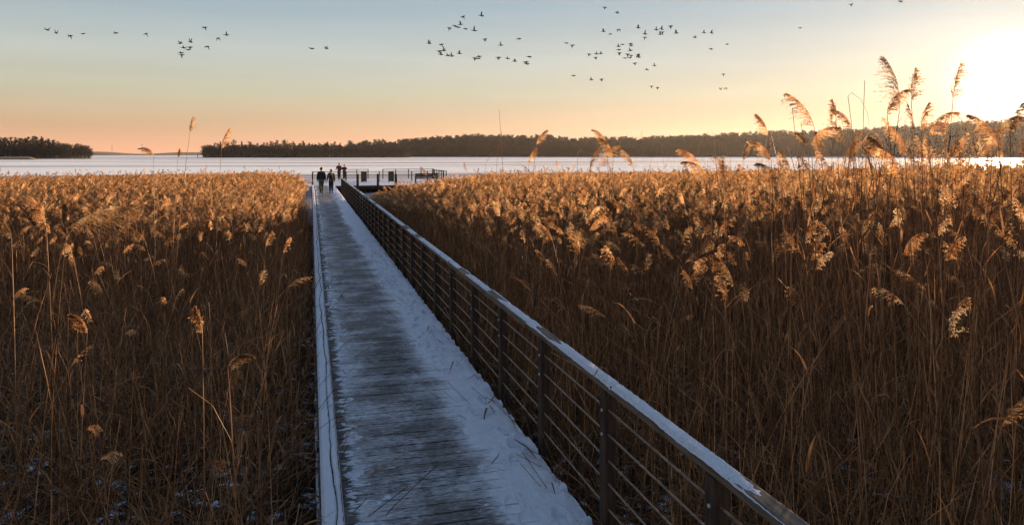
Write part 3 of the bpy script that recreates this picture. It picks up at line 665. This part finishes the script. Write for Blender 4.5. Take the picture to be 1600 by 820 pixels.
BIRDS = {
 'the line at the far upper left': [(74,47,'h'),(88,52,'u'),(110,56,'d'),(130,53,'l'),(181,52,'l'),(228,53,'d')],
 'the tight bunch at upper left': [(282,68,'h'),(283,83,'l'),(284,86,'d'),(287,75,'l'),(294,78,'l'),(297,74,'d'),(298,66,'u')],
 'the loose four beside the upper left bunch': [(320,43,'d'),(324,73,'d'),(341,60,'d'),(354,55,'h')],
 'the pair high above the peninsula': [(487,76,'l'),(510,76,'h')],
 'the upper flock above the pier': [(702.6,44,'d'),(711,41,'l'),(716,43,'l'),(719.7,38.6,'u'),(723.6,26,'d'),(727.5,45.6,'l'),(741,48,'u'),(752.5,25,'u'),(758,61.4,'d')],
 'the lower flock above the pier': [(670.7,68,'u'),(687,80,'d'),(689,85.4,'h'),(689.8,69.5,'d'),(693.5,79.4,'u'),(700,87,'l'),(706,88,'u'),(718,84,'u'),(742.5,91,'d'),(747.5,91.7,'l'),(748.5,88.6,'l')],
 'the string right of the pier flocks': [(779,90,'d'),(782.7,71,'u'),(793,91.7,'l'),(804.5,96,'h'),(811,61,'l'),(822,97,'d'),(823.5,100,'l'),(827,89,'l')],
 'the two topmost in mid sky': [(945,12,'d'),(964.5,20.5,'h')],
 'the trio under the topmost birds': [(943,49.6,'u'),(953.4,53.6,'l'),(966.8,46.7,'d')],
 'the upper right flock': [(997.4,43.9,'u'),(1007.5,58.6,'d'),(1008,53.4,'u'),(1025.6,47,'u'),(1032,54,'u'),(1034,46,'u'),(1035,50.5,'d'),(1048,41,'d'),(1056.7,52,'u')],
 'the group left of the dense flock': [(885,67.7,'l'),(894.4,71,'d'),(920.7,84.8,'d'),(930.8,90,'d'),(932,84.5,'h'),(939,84,'h')],
 'the dense flock in mid sky': [(966.5,73,'h'),(967,78,'l'),(968,83,'d'),(972.9,69.8,'l'),(976.6,91,'l'),(981,85,'d'),(984,90.5,'l'),(985,79.4,'h'),(985.6,68.5,'d'),(986.5,71.5,'l'),(986,87,'d'),(992,99,'d'),(997,86,'d'),(998,89.5,'u'),(1011,109,'l'),(1022.6,103,'u')],
 'the low stragglers in mid sky': [(896,118.6,'l'),(924,125,'h'),(940,124,'d'),(1018,135,'d'),(1027.5,137,'d')],
 'the right-hand stragglers': [(1086,59,'h'),(1100,51.6,'u'),(1111,77,'l'),(1112,52,'u'),(1126,139.6,'h'),(1130,116,'d'),(1134,138,'d'),(1136,69.5,'l')],
 'the three lone birds near the sun': [(1250,44,'l'),(1330,7,'d'),(1407,3,'h')]}
ORD = 'first second third fourth fifth sixth seventh eighth ninth tenth eleventh twelfth thirteenth fourteenth fifteenth sixteenth'.split()
WING = {'u': 'raised', 'd': 'lowered', 'l': 'level', 'h': 'half raised'}
first = {}
for grp, lst in BIRDS.items():
    for i, (px, py, po) in enumerate(sorted(lst)):
        size = 9.8 if px < 860 else 8.6
        if 1010 < px < 1140 and py > 75: size = 7.5
        L = .72 * random.uniform(.92, 1.08); d = L * F / size
        o = link('bird', random.choice(BM[po]), loc=P3(px, py, d)); 
        o.rotation_euler = (random.uniform(-.25, .25), random.uniform(-.12, .18), math.pi - TH + random.uniform(-.45, .45))
        n = len(lst); where = f'{ORD[i]} from left in ' if i else 'leftmost in '
        if n > 2 and i == n - 1: where = 'rightmost in '
        if n == 2: where = ('left one of ' if i == 0 else 'right one of ')
        if n == 3 and 'trio' not in grp: where = ('left one of ', 'middle one of ', 'right one of ')[i]
        tag(o, f'dark bird, wings {WING[po]}, {where}{grp}', 'bird', 'waterbirds flying over the lake')

# ------------------------------------------------------------------ reeds
UP = Vector((0, 0, 1))
def bez(p0, p1, p2, n): return [(p0 * (1 - t) ** 2 + p1 * (2 * t * (1 - t)) + p2 * t * t) for t in [i / n for i in range(n + 1)]]
def plume_geo(mb, p0, dir0, L, droop, r, nb=34, ns=9, bl=.11, dense=1.0, mi=0, sp=1.0):
    """feathery panicle: a nodding axis, tapering side branches hanging to the lee side, each set with spikelets"""
    dr = dir0.normalized(); lee = Vector((droop[0], droop[1], 0)); lee = lee.normalized() if lee.length > .01 else Vector((1, 0, 0)); bend = math.hypot(*droop)
    ax = [p0]; cur = dr.copy(); n = 8
    for i in range(n):
        cur = (cur + lee * (.12 * bend) - UP * (.13 * bend * (i / n))).normalized(); ax.append(ax[-1] + cur * (L / n))
    mb.tube(ax, [.0016 * (1 - .8 * i / n) + .0004 for i in range(n + 1)], 3, mi, False)
    for b in range(nb):
        t = (b + r.random()) / nb; k = min(n - 1, int(t * n)); q = ax[k].lerp(ax[k + 1], t * n - k); tan = (ax[k + 1] - ax[k]).normalized()
        env = (.35 + 1.0 * math.sin(min(1, t * 1.6 + .25) * math.pi * .5)) * (1 - t) ** .55 + .12
        bL = bl * env * r.choice([.45, .7, .9, 1.05, 1.2, 1.45]) * r.uniform(.85, 1.1)
        side = Vector((r.gauss(0, 1), r.gauss(0, 1), r.gauss(0, .4))); side = (side - tan * side.dot(tan)).normalized()
        c = (tan * 1.0 + side * .5 + lee * .28 * bend).normalized(); pts = [q]; m = 4
        for i in range(m):
            c = (c + lee * (.06 + .20 * bend) - UP * .24).normalized(); pts.append(pts[-1] + c * (bL / m))
        sd = c.cross(Vector((r.gauss(0, 1), r.gauss(0, 1), r.gauss(0, 1)))).normalized()
        mb.strip(pts, [.0010, .0009, .0007, .0005, .0003], sd, mi)
        for s in range(ns):
            u = r.uniform(.12, 1.0); k2 = min(m - 1, int(u * m)); a = pts[k2].lerp(pts[k2 + 1], u * m - k2)
            sdir = (c * .9 + Vector((r.gauss(0, .5), r.gauss(0, .5), r.gauss(-.15, .4)))).normalized(); ln = r.uniform(.010, .021) * sp; w = r.uniform(.0016, .0032) * sp
            s2 = sdir.cross(Vector((r.gauss(0, 1), r.gauss(0, 1), r.gauss(0, 1)))).normalized() * w
            mb.add([a, a + sdir * ln * .5 + s2, a + sdir * ln, a + sdir * ln * .5 - s2], [(0, 1, 2, 3)], mi)
    return ax
def leaf_geo(mb, p, az, L, r, mi=0, w=.009, up=.9):
    d = Vector((math.cos(az), math.sin(az), up)).normalized(); pts = [p]; n = 7; sag = r.uniform(.03, .34)
    if r.random() < .3: kink = r.randrange(2, 5)
    else: kink = 99
    for i in range(n):
        d = (d - UP * sag * (.4 + i * .12) + Vector((r.gauss(0, .05), r.gauss(0, .05), 0))).normalized()
        if i == kink: d = (d - UP * 1.6).normalized()
        pts.append(pts[-1] + d * (L / n))
    side = Vector((-math.sin(az), math.cos(az), r.uniform(-.5, .5))).normalized()
    mb.strip(pts, [w * .5, w, w * 1.05, w, w * .85, w * .6, w * .35, w * .05], side, mi)
def reed_parts(H, seed, plume=True, leaves=3, hook=False, curve=.12, PL=.26, nb=34, ns=9, droop=.8, sides=4, rad=.0042, n=8, lean=None, sp=1.0):
    """returns MBs of stem, leaves, plume; base at the origin"""
    r = random.Random(seed); st, lf, pl = MB(), MB(), MB(); az = r.uniform(0, 6.28)
    if lean is None: lean = (math.cos(az) * curve * H, math.sin(az) * curve * H)
    top = Vector((lean[0], lean[1], H)); mid = Vector((lean[0] * .15, lean[1] * .15, H * .55))
    pts = bez(Vector((0, 0, -.1)), mid, top, n)
    st.tube(pts, [rad * (1 - .62 * i / n) for i in range(n + 1)], sides, 0)
    for i in range(leaves):
        t = r.uniform(.2, .9); k = min(n - 1, int(t * n)); leaf_geo(lf, pts[k].lerp(pts[k + 1], t * n - k), r.uniform(0, 6.28), r.uniform(.18, .42), r, 0, r.uniform(.0035, .0075), r.uniform(.6, 2.5))
    d = (pts[-1] - pts[-2]).normalized()
    if hook:
        a2 = r.uniform(0, 6.28); v = Vector((math.cos(a2), math.sin(a2), -.3)); q = [top, top + d * .05 + v * .03, top + v * .14 - UP * .02, top + v * .22 - UP * .18, top + v * .24 - UP * .32]
        st.tube(q, [rad * .38, rad * .36, rad * .33, rad * .3, rad * .2], 3, 0)
    if plume: plume_geo(pl, top, d, PL, (math.cos(az) * droop, math.sin(az) * droop), r, nb, ns, PL * .33, 1, 0, sp)
    return st, lf, pl
def merged(H, seed, **k):
    st, lf, pl = reed_parts(H, seed, **k); m = MB()
    for i, q in enumerate((st, lf, pl)):
        if q.v: m.add(q.v, q.f, i)
    return m.mesh('reed', [M_STEM, M_LEAF, M_PLUME])
def clump(seed):      # broken stems and fallen leaves near the ground
    r = random.Random(seed); m = MB()
    for i in range(9):
        b = Vector((r.gauss(0, .14), r.gauss(0, .14), -.05)); a = r.uniform(0, 6.28); t = r.uniform(.3, 2.2); H = r.uniform(.4, 1.3)
        e = b + Vector((math.cos(a) * t, math.sin(a) * t, 1)).normalized() * H
        m.tube(bez(b, b.lerp(e, .5) + Vector((0, 0, .08)), e, 3), [.004, .0036, .003, .0025], 3, 0)
        if r.random() < .6: leaf_geo(m, b.lerp(e, r.uniform(.3, 1)), r.uniform(0, 6.28), r.uniform(.2, .45), r, 1, r.uniform(.006, .012), .4)
    return m.mesh('reed_litter', [M_STEM, M_LEAF])
V_PL = [merged(2.25, 100 + i, leaves=random.choice([1, 2, 3]), PL=.17 + .025 * (i % 4), nb=34, ns=12, sides=3, n=5, droop=.3 + .22 * (i % 5), sp=1.12) for i in range(10)]
V_BARE = [merged(2.05, 200 + i, plume=False, leaves=i % 3, hook=(i % 3 == 0), sides=3, n=5, curve=.10 + .05 * (i % 3)) for i in range(7)]
V_BENT = [merged(1.9, 300 + i, plume=(i == 0), leaves=3, sides=3, n=6, curve=.45 + .2 * i, nb=20, ns=7) for i in range(4)]
V_CL = [clump(400 + i) for i in range(5)]
SRC = V_PL + V_BARE + V_BENT + V_CL
nP, nB, nT, nC = len(V_PL), len(V_BARE), len(V_BENT), len(V_CL)

def tallness(X, Y):
    """height factor of the bed at a place"""
    d = Y * math.cos(TH) + X * math.sin(TH); px = 800 + F * (X * math.cos(TH) - Y * math.sin(TH)) / np.maximum(d, .5)
    t = np.where(X > 1, 1.0 + .16 * np.clip((px - 1050) / 450, 0, 1) * np.clip((34 - d) / 16, 0, 1), .93)
    t = t * np.where((X > 1) & (Y > 34) & (X < 9), .90, 1)
    return t * (1 + .14 * (fbm(X * .35 + 70, Y * .35, 3) - .5))
def scatter_bed(n_try):
    D = 1.4 + 50 * np.sqrt(rng.random(n_try)); PX = rng.uniform(-160, 1760, n_try)
    # uniform per area within the view wedge (with a margin each side)
    u = (PX - 800) / F * D; X = math.sin(TH) * D + math.cos(TH) * u; Y = math.cos(TH) * D - math.sin(TH) * u
    keep = in_bed(X, Y); dens = fbm(X * .5 + 3, Y * .5 + 3, 3)
    left = X < 1
    dn = np.where(left & (D < 14), .62, np.where(D < 12, .85, 1.0)) * np.clip(.35 + 1.3 * dens, 0, 1)
    # more open towards the camera so that the floor shows through
    dn = dn * np.clip(.75 + D / 40, 0, 1)
    keep &= rng.random(n_try) < dn
    keep &= D > 2.2
    keep &= ~((np.abs(X - 1) < 1.5) & (rng.random(n_try) < .15))
    return X[keep], Y[keep], D[keep], PX[keep]
X, Y, D, PX = scatter_bed(215000)
n = len(X); u = rng.random(n); cls = np.zeros(n, int)
pplume = np.interp(D, [3, 9, 13, 17, 24], [.01, .03, .12, .38, .76]); pplume = np.where((X > 1) & (D < 14), np.interp(D, [3, 8, 14], [.02, .06, .30]), pplume)
pclump = np.interp(D, [3, 12, 30], [.30, .22, .05]); pbent = np.interp(D, [3, 14, 30], [.16, .10, .03])
isP = (u < pplume) & ((X < -.42) | (X > 2.5)); isC = (~isP) & (rng.random(n) < pclump); isT = (~isP) & (~isC) & (rng.random(n) < pbent); isB = ~(isP | isC | isT)
cls[isP] = rng.integers(0, nP, isP.sum()); cls[isB] = nP + rng.integers(0, nB, isB.sum()); cls[isT] = nP + nB + rng.integers(0, nT, isT.sum()); cls[isC] = nP + nB + nT + rng.integers(0, nC, isC.sum())
bent_near = (cls >= nP + nB) & (cls < nP + nB + nT) & (X > -1.1) & (X < 3.2); cls[bent_near] = nP + rng.integers(0, nB, bent_near.sum())
tall = tallness(X, Y) * np.clip(rng.normal(.97, .10, n), .65, 1.26)
tall = np.where(isB, tall * rng.uniform(.55, 1.05, n), tall)
tall = np.where(isC, rng.uniform(.7, 1.3, n), tall)
stray = isB & (D > 6) & (D < 22) & (PX > 950) & (rng.random(n) < .10 * np.clip((PX - 950) / 400, 0, 1.5)); tall = np.where(stray, rng.uniform(1.2, 1.7, n), tall)
near = np.clip((9 - D) / 6, 0, 1); 
tall = np.where((X < 1) & ~isC, tall * (1 - .12 * near), tall)
rz = rng.uniform(0, 6.283, n); lean_s = np.where((D < 12) & (np.abs(X - 1) > 2), .085, .05); tx = rng.normal(0, 1, n) * lean_s; ty = rng.normal(-.01, 1, n) * lean_s
fcap = np.interp(PX, [0, 200, 440, 460, 480, 500, 560, 600, 640, 700, 760, 900, 1250, 1600], [281, 276, 271, 281, 296, 330, 326, 309, 297, 286, 277, 272, 268, 252])
zcap = (CAMZ - (fcap - 242) / F * D) - ICE
zcap = np.where(D < 13, 9, zcap * (rng.uniform(.80, 1.04, n) + .17 * (rng.random(n) < .07) * (D > 13)))
h0 = np.where(isP, 2.42, 2.05)
tall = np.where(stray, tall, np.clip(np.minimum(tall, zcap / h0), .3, 2))
# lean apart from the railing so that stems do not cut through it
away = .15 * (np.clip(1 - (X - 2.16) / .8, 0, 1) * (X > 1) - np.clip(1 - (-.06 - X) / .8, 0, 1) * (X < 1))
rot = np.stack([tx + away * np.sin(rz), ty + away * np.cos(rz), rz], 1)
sw = np.where(isP, rng.uniform(.9, 1.15, n), 1.0)
scl = np.stack([sw, sw, tall], 1)
cls_ = cls
gn_scatter('reed_bed', np.stack([X, Y, np.full(n, ICE + .03)], 1), rot, scl, cls_, SRC, 'dense beds of dry brown reeds on both sides of the boardwalk')
print('REEDS', n)

def reed_thing(st, lf, pl, loc, label, group=None, rz=0):
    e = empty('reed', loc, rz)
    st.build('stem', M_STEM, e) if isinstance(st, MB) else link('stem', st, e)
    if lf is not None: (lf.build('leaf', M_LEAF, e) if isinstance(lf, MB) else link('leaf', lf, e))
    if pl is not None: (pl.build('plume', M_PLUME, e) if isinstance(pl, MB) else link('plume', pl, e))
    tag(e, label, 'reed', group); return e
# (top x, top y, base x offset in px (lean), distance, kind, plume length px, lee side -1/+1, amount of droop, label)
SP = [
 (105, 356, -20, 6.4, 'P', 92, 1, .62, 'big feathery reed plume blown flat to the right, left bed'),
 (297, 206, -20, 11, 'P', 20, 1, .1, 'tallest thin reed leaning right above the left bed skyline'),
 (346, 232, -9, 11, 'P', 30, 1, .35, 'reed with dark brush-like head tilted right, against the peninsula'),
 (240, 243, 2, 11, 'P', 26, -1, 1.5, 'thin reed whose dark head nods left, left skyline'),
 (278, 245, -8, 12, 'P', 12, 1, .2, 'very thin short-headed reed between the two nodding ones, left skyline'),
 (72, 352, 10, 7, 'P', 46, -1, .5, 'reed plume just left of the big flat-blown plume'),
 (18, 372, 6, 7, 'P', 40, -1, .6, 'reed plume at the far left edge below the skyline'),
 (316, 520, 4, 4.2, 'P', 36, -1, .25, 'small upright golden reed head low in the left bed'),
 (356, 575, 14, 4.4, 'P', 44, 1, 1.6, 'golden reed head drooping like a crook, low in the left bed'),
 (136, 520, -14, 4.6, 'P', 38, -1, .9, 'golden reed head combed left, low at far left'),
 (780, 172, 10, 12, 'B', 0, 1, 0, 'tall bare stalk without head rising above the far wood'),
 (838, 226, -14, 12, 'P', 26, 1, .6, 'reed with round dark head against the far wood, right of the tall bare stalk'),
 (826, 258, 6, 12, 'P', 26, 1, .5, 'small nodding reed head just below and left of the round dark one'),
 (777, 240, -4, 13, 'H', 0, -1, 0, 'stalk folded over into a hook, beside the tall bare stalk'),
 (903, 238, -6, 12, 'H', 0, 1, 0, 'folded hook-shaped stalk above the middle of the right bed'),
 (948, 226, 8, 11, 'P', 30, -1, .8, 'reed head nodding left, left one of the cluster of five right of centre'),
 (922, 262, 4, 11, 'P', 30, 1, .5, 'lowest left reed head in the cluster of five right of centre'),
 (936, 262, 12, 10, 'P', 44, 1, .9, 'largest dark reed head sweeping right in the cluster of five'),
 (958, 246, -4, 11, 'P', 34, -1, .7, 'upper reed head in the middle of the cluster of five'),
 (990, 262, 6, 11, 'P', 30, -1, .6, 'rightmost reed head in the cluster of five right of centre'),
 (1100, 272, 18, 8.5, 'P', 52, -1, .8, 'large golden double plume sweeping left, before the middle of the far wood'),
 (1108, 282, 10, 8, 'P', 50, -1, 1.1, 'lower of two golden plumes sweeping left'),
 (1115, 208, 14, 10, 'H', 0, -1, 0, 'tall thin hooked stalk before the far wood'),
 (1161, 250, 3, 11, 'P', 22, 1, .3, 'small dark upright reed head on the ice line, right of the two golden plumes'),
 (1200, 212, 8, 8, 'P', 34, -1, .5, 'short dark reed head tilting left against the far wood'),
 (1205, 252, 8, 7.5, 'P', 44, -1, .9, 'pale lit reed plume hanging below the short dark head'),
 (1272, 198, 52, 6.5, 'P', 62, -1, .55, 'long slanting reed, dark plume combed up to the left'),
 (1262, 226, 14, 7, 'P', 26, -1, .9, 'curled small reed head under the slanting plume'),
 (1268, 228, 10, 6.5, 'P', 52, 1, 1.3, 'pale hanging tassel of reed beneath the slanting plume'),
 (1325, 151, 30, 7.5, 'H', 0, 1, 0, 'tall reed folded at the top into an open arch'),
 (1351, 126, -8, 7.5, 'B', 0, 1, 0, 'straight headless stalk left of the highest plumes'),
 (1306, 180, 10, 8, 'P', 22, -1, .2, 'slim small reed head standing behind the open arch'),
 (1330, 200, 14, 7, 'P', 40, -1, .9, 'reed plume arching left beside the highest pair'),
 (1405, 175, -34, 6.3, 'P', 80, -1, .45, 'highest reed of all, large dark plume with lit edge'),
 (1424, 158, 10, 6.5, 'P', 44, 1, .2, 'upright ragged plume just right of the highest one'),
 (1386, 180, 30, 6.3, 'P', 48, 1, .9, 'glowing plume hanging beneath the highest one'),
 (1489, 156, -22, 6.8, 'P', 52, 1, .15, 'slim upright glowing plume leaning towards the sun'),
 (1440, 205, 4, 7, 'P', 40, 1, .3, 'pointed dark-centred plume rimmed with light, right of the highest pair'),
 (1452, 212, 10, 6.5, 'P', 56, 1, 1.1, 'glowing plume bending right under the sun-leaning one'),
 (1385, 250, 8, 7, 'P', 44, -1, .7, 'broad brown plume half in the dense bed below the highest pair'),
 (1410, 272, 30, 5.8, 'P', 66, -1, 1.0, 'broad glowing fan of plume low under the highest pair'),
 (1560, 228, 20, 6, 'P', 62, -1, .8, 'bright white-gold plume fanning left under the sun'),
 (1578, 205, 6, 6, 'P', 60, 1, .7, 'bright gold plume standing under the sun near the right edge'),
 (1552, 215, -16, 6.2, 'P', 54, 1, 1.1, 'bright plume arching right at the right edge'),
 (1222, 292, 10, 7, 'P', 50, -1, .9, 'pale plume hanging deep into the right bed below the short dark head'),
 (905, 398, 6, 8, 'P', 40, -1, .2, 'lone lit plume low in the shaded middle of the right bed'),
 (1096, 398, 2, 8, 'P', 32, 1, .4, 'lone lit plume low in the shade, right of the other lone one'),
 (1412, 400, 10, 6, 'P', 48, 1, .9, 'golden plume low in the right bed near the sun glow'),
 (1476, 408, -6, 6, 'P', 44, 1, .7, 'golden drooping plume low and far right in the bed'),
]
for i, (tx_, ty_, off, d, kind, plpx, lee, dr_, label) in enumerate(SP):
    r = random.Random(900 + i); top = P3(tx_, ty_, d); bx_, by_ = gpos(tx_ + off * 1.6, d + r.uniform(-.2, .2)); base = Vector((bx_, by_, ICE))
    if -.1 < base.x < 2.1: base.x = 2.2 if tx_ > 600 else -.15
    H = top.z - base.z; st, lf, pl = MB(), MB(), MB()
    rel = top - base; mid = Vector((rel.x * .25, rel.y * .25, H * .55))
    pts = bez(Vector((0, 0, -.1)), mid, rel, 12); st.tube(pts, [.0064 * (1 - .6 * k / 12) for k in range(13)], 5)
    rt = Vector((math.cos(TH), -math.sin(TH), 0)) * lee; dirn = (pts[-1] - pts[-2]).normalized()
    for k in range(r.choice([1, 2, 3])):
        q = pts[r.randrange(4, 11)]; leaf_geo(lf, q, r.uniform(0, 6.28), r.uniform(.2, .42), r, 0, r.uniform(.006, .010), r.uniform(.8, 2.4))
    if kind == 'P':
        L = plpx / F * d * 1.12; w = Vector((rt.x, rt.y, 0)) * dr_ * 1.5
        if i == 0: dirn = (rt * 1.0 + UP * .8).normalized()
        plume_geo(pl, pts[-1], dirn, L, (w.x, w.y), r, int(52 + L * 100), 19, L * (.30 if i else .5), 1, 0, .9)
    elif kind == 'H':
        T = pts[-1]; q = [T, T + dirn * .04 + rt * .04, T + rt * .13 - UP * .03, T + rt * .20 - UP * .17, T + rt * .22 - UP * .34]; st.tube(q, [.0019, .0019, .0018, .0016, .001], 4)
    reed_thing(st, lf, pl if pl.v else None, base, label)
# further reeds reaching above the right-hand bed against the ice and sky, and the near ones one can pick out
protoP, protoB = [], []
for i in range(7):
    st, lf, pl = reed_parts(2.6, 500 + i, leaves=1 + i % 3, PL=.20 + .02 * (i % 4), nb=42, ns=14, droop=.25 + .25 * (i % 4), sides=5, n=10, curve=.07 + .03 * (i % 3), rad=.0046, sp=.9)
    protoP.append((st.mesh('stem', M_STEM), lf.mesh('leaf', M_LEAF), pl.mesh('plume', M_PLUME)))
for i in range(8):
    st, lf, pl = reed_parts(2.3, 600 + i, plume=False, hook=(i % 4 == 1), leaves=2 + i % 3, sides=5, n=10, curve=.06 + .07 * (i % 5), rad=.0052)
    protoB.append((st.mesh('stem', M_STEM), lf.mesh('leaf', M_LEAF), None))
def place(pool, H, h0, px, d, label, group):
    st, lf, pl = random.choice(pool); e = reed_thing(st, lf, pl, (*gpos(px, d), ICE), label, group, random.uniform(0, 6.28)); s = H / h0
    w = random.uniform(.9, 1.15); e.scale = (w, w, s); e.rotation_euler = (random.gauss(0, .05), random.gauss(0, .05), random.uniform(0, 6.28))
for i in range(134):
    px = random.triangular(1080, 1640, 1450); d = random.uniform(5.5, 11); ytop = random.triangular(150, 280, 225) if px > 1250 else random.uniform(235, 280)
    H = zpos(ytop, d) - ICE
    zone = next(z for lim, z in ((1200, 'left of the short dark reed head'), (1290, 'around the long slanting plume'), (1380, 'around the open arch'), (1450, 'under the highest plume'), (1530, 'around the plume leaning to the sun'), (9999, 'below the sun at the right edge')) if px < lim)
    size = 'tall' if ytop < 225 else 'shorter'
    if random.random() < .56: place(protoP, H * .92, 2.6, px, d, size + ' slender plumed reed ' + zone, 'plumed reeds rising towards the sun')
    else: place(protoB, H, 2.3, px, d, size + ' bare headless stalk ' + zone, 'bare stalks rising towards the sun')
for i in range(30):
    px = random.uniform(690, 1200); d = random.uniform(14, 30); ytop = random.uniform(252, 275); H = zpos(ytop, d) - ICE
    place(protoP, H * .93, 2.6, px, d, 'reed head standing a little above the middle of the right bed', 'reed heads above the middle of the right bed')
for i in range(86):
    left = i % 5 < 2; d = random.uniform(2.9, 8.0) if not left else random.uniform(4.5, 9)
    for _ in range(60):
        px = random.uniform(-20, 495) if left else random.uniform(560, 1620); x, y = gpos(px, d)
        if (left and x < -.12) or (not left and x > 2.15): break
    else: continue
    H = random.uniform(1.5, 2.5) if not left else random.uniform(1.3, 2.2)
    q = ('near the left picture edge' if px < 170 else 'midway to the kerb' if px < 340 else 'close beside the snowy kerb') if left else ('just behind the railing' if px < 1000 else 'in the middle' if px < 1330 else 'near the right picture edge')
    place(protoB, H, 2.3, px, d, ('dry headless stalk in front of the left bed, ' if left else 'dry headless stalk in front of the right bed, ') + q, 'near stalks left of the boardwalk' if left else 'near stalks right of the boardwalk')
# broken bits of reed lying on the snow of the deck
def bit(a, b, z, label, bend=.03, rad=.0035):
    m = MB(); a = Vector((*a, z)); b = Vector((*b, z)); q = a.lerp(b, .5) + Vector((bend, 0, .012)); m.tube([a, a.lerp(q, .6) , q, q.lerp(b, .6), b], [rad * .6, rad, rad, rad * .9, rad * .4], 5); tag(m.build('broken_reed', M_LEAF), label, 'twig')
def dk(px, py): d = CAMZ * F / (py - 242); return gpos(px, d)
bit(dk(803, 694), dk(838, 725), .05, 'broken reed piece on deck snow, nearest and thickest', .02, .006)
bit(dk(727, 600), dk(745, 590), .05, 'short reed piece on deck snow beside the railing, farther off')
bit(dk(768, 733), dk(780, 716), .05, 'curled scrap of reed on the snow edge in mid deck', .02, .005)
bit(dk(787, 628), dk(806, 678), .06, 'thin curved reed lying across the deck snow', -.03, .003)
bit(dk(498, 622), dk(521, 598), .135, 'reed stem lying across the snowy kerb beam', .01, .003)
bit(dk(765, 640), dk(772, 655), .05, 'tiny dark reed splinter on deck snow', .01, .003)
# dead grass pushing up through the snow along the railing foot
m = MB(); r = random.Random(5)
for i in range(900):
    y = 2.4 + 40 * r.random() ** 1.5; x = 1.925 + r.gauss(0, .025); h = r.uniform(.04, .17); a = r.uniform(0, 6.28)
    if vnoise(np.array([y * 1.4]), np.array([2.0]))[0] < .42: continue
    leaf_geo(m, Vector((x, y, -.02)), a, h, r, 0, .0022, 2.0)
tag(m.build('dead_grass', M_LEAF), 'dead grass poking through the snow along the railing foot', kind='stuff')

# ------------------------------------------------------------------ haze
HAZE = 0.000025
m, t = material('haze_air'); pv = N(t, 'ShaderNodeVolumePrincipled', {'Color': (1, .95, .92, 1), 'Density': HAZE, 'Anisotropy': .55})
N(t, 'ShaderNodeOutputMaterial', {'Volume': pv.outputs[0]})
mb = MB(); mb.box((0, 2700, 99), (9000, 5800, 204)); hz = mb.build('haze', m); tag(hz, 'thin golden evening haze over the lake', kind='stuff')
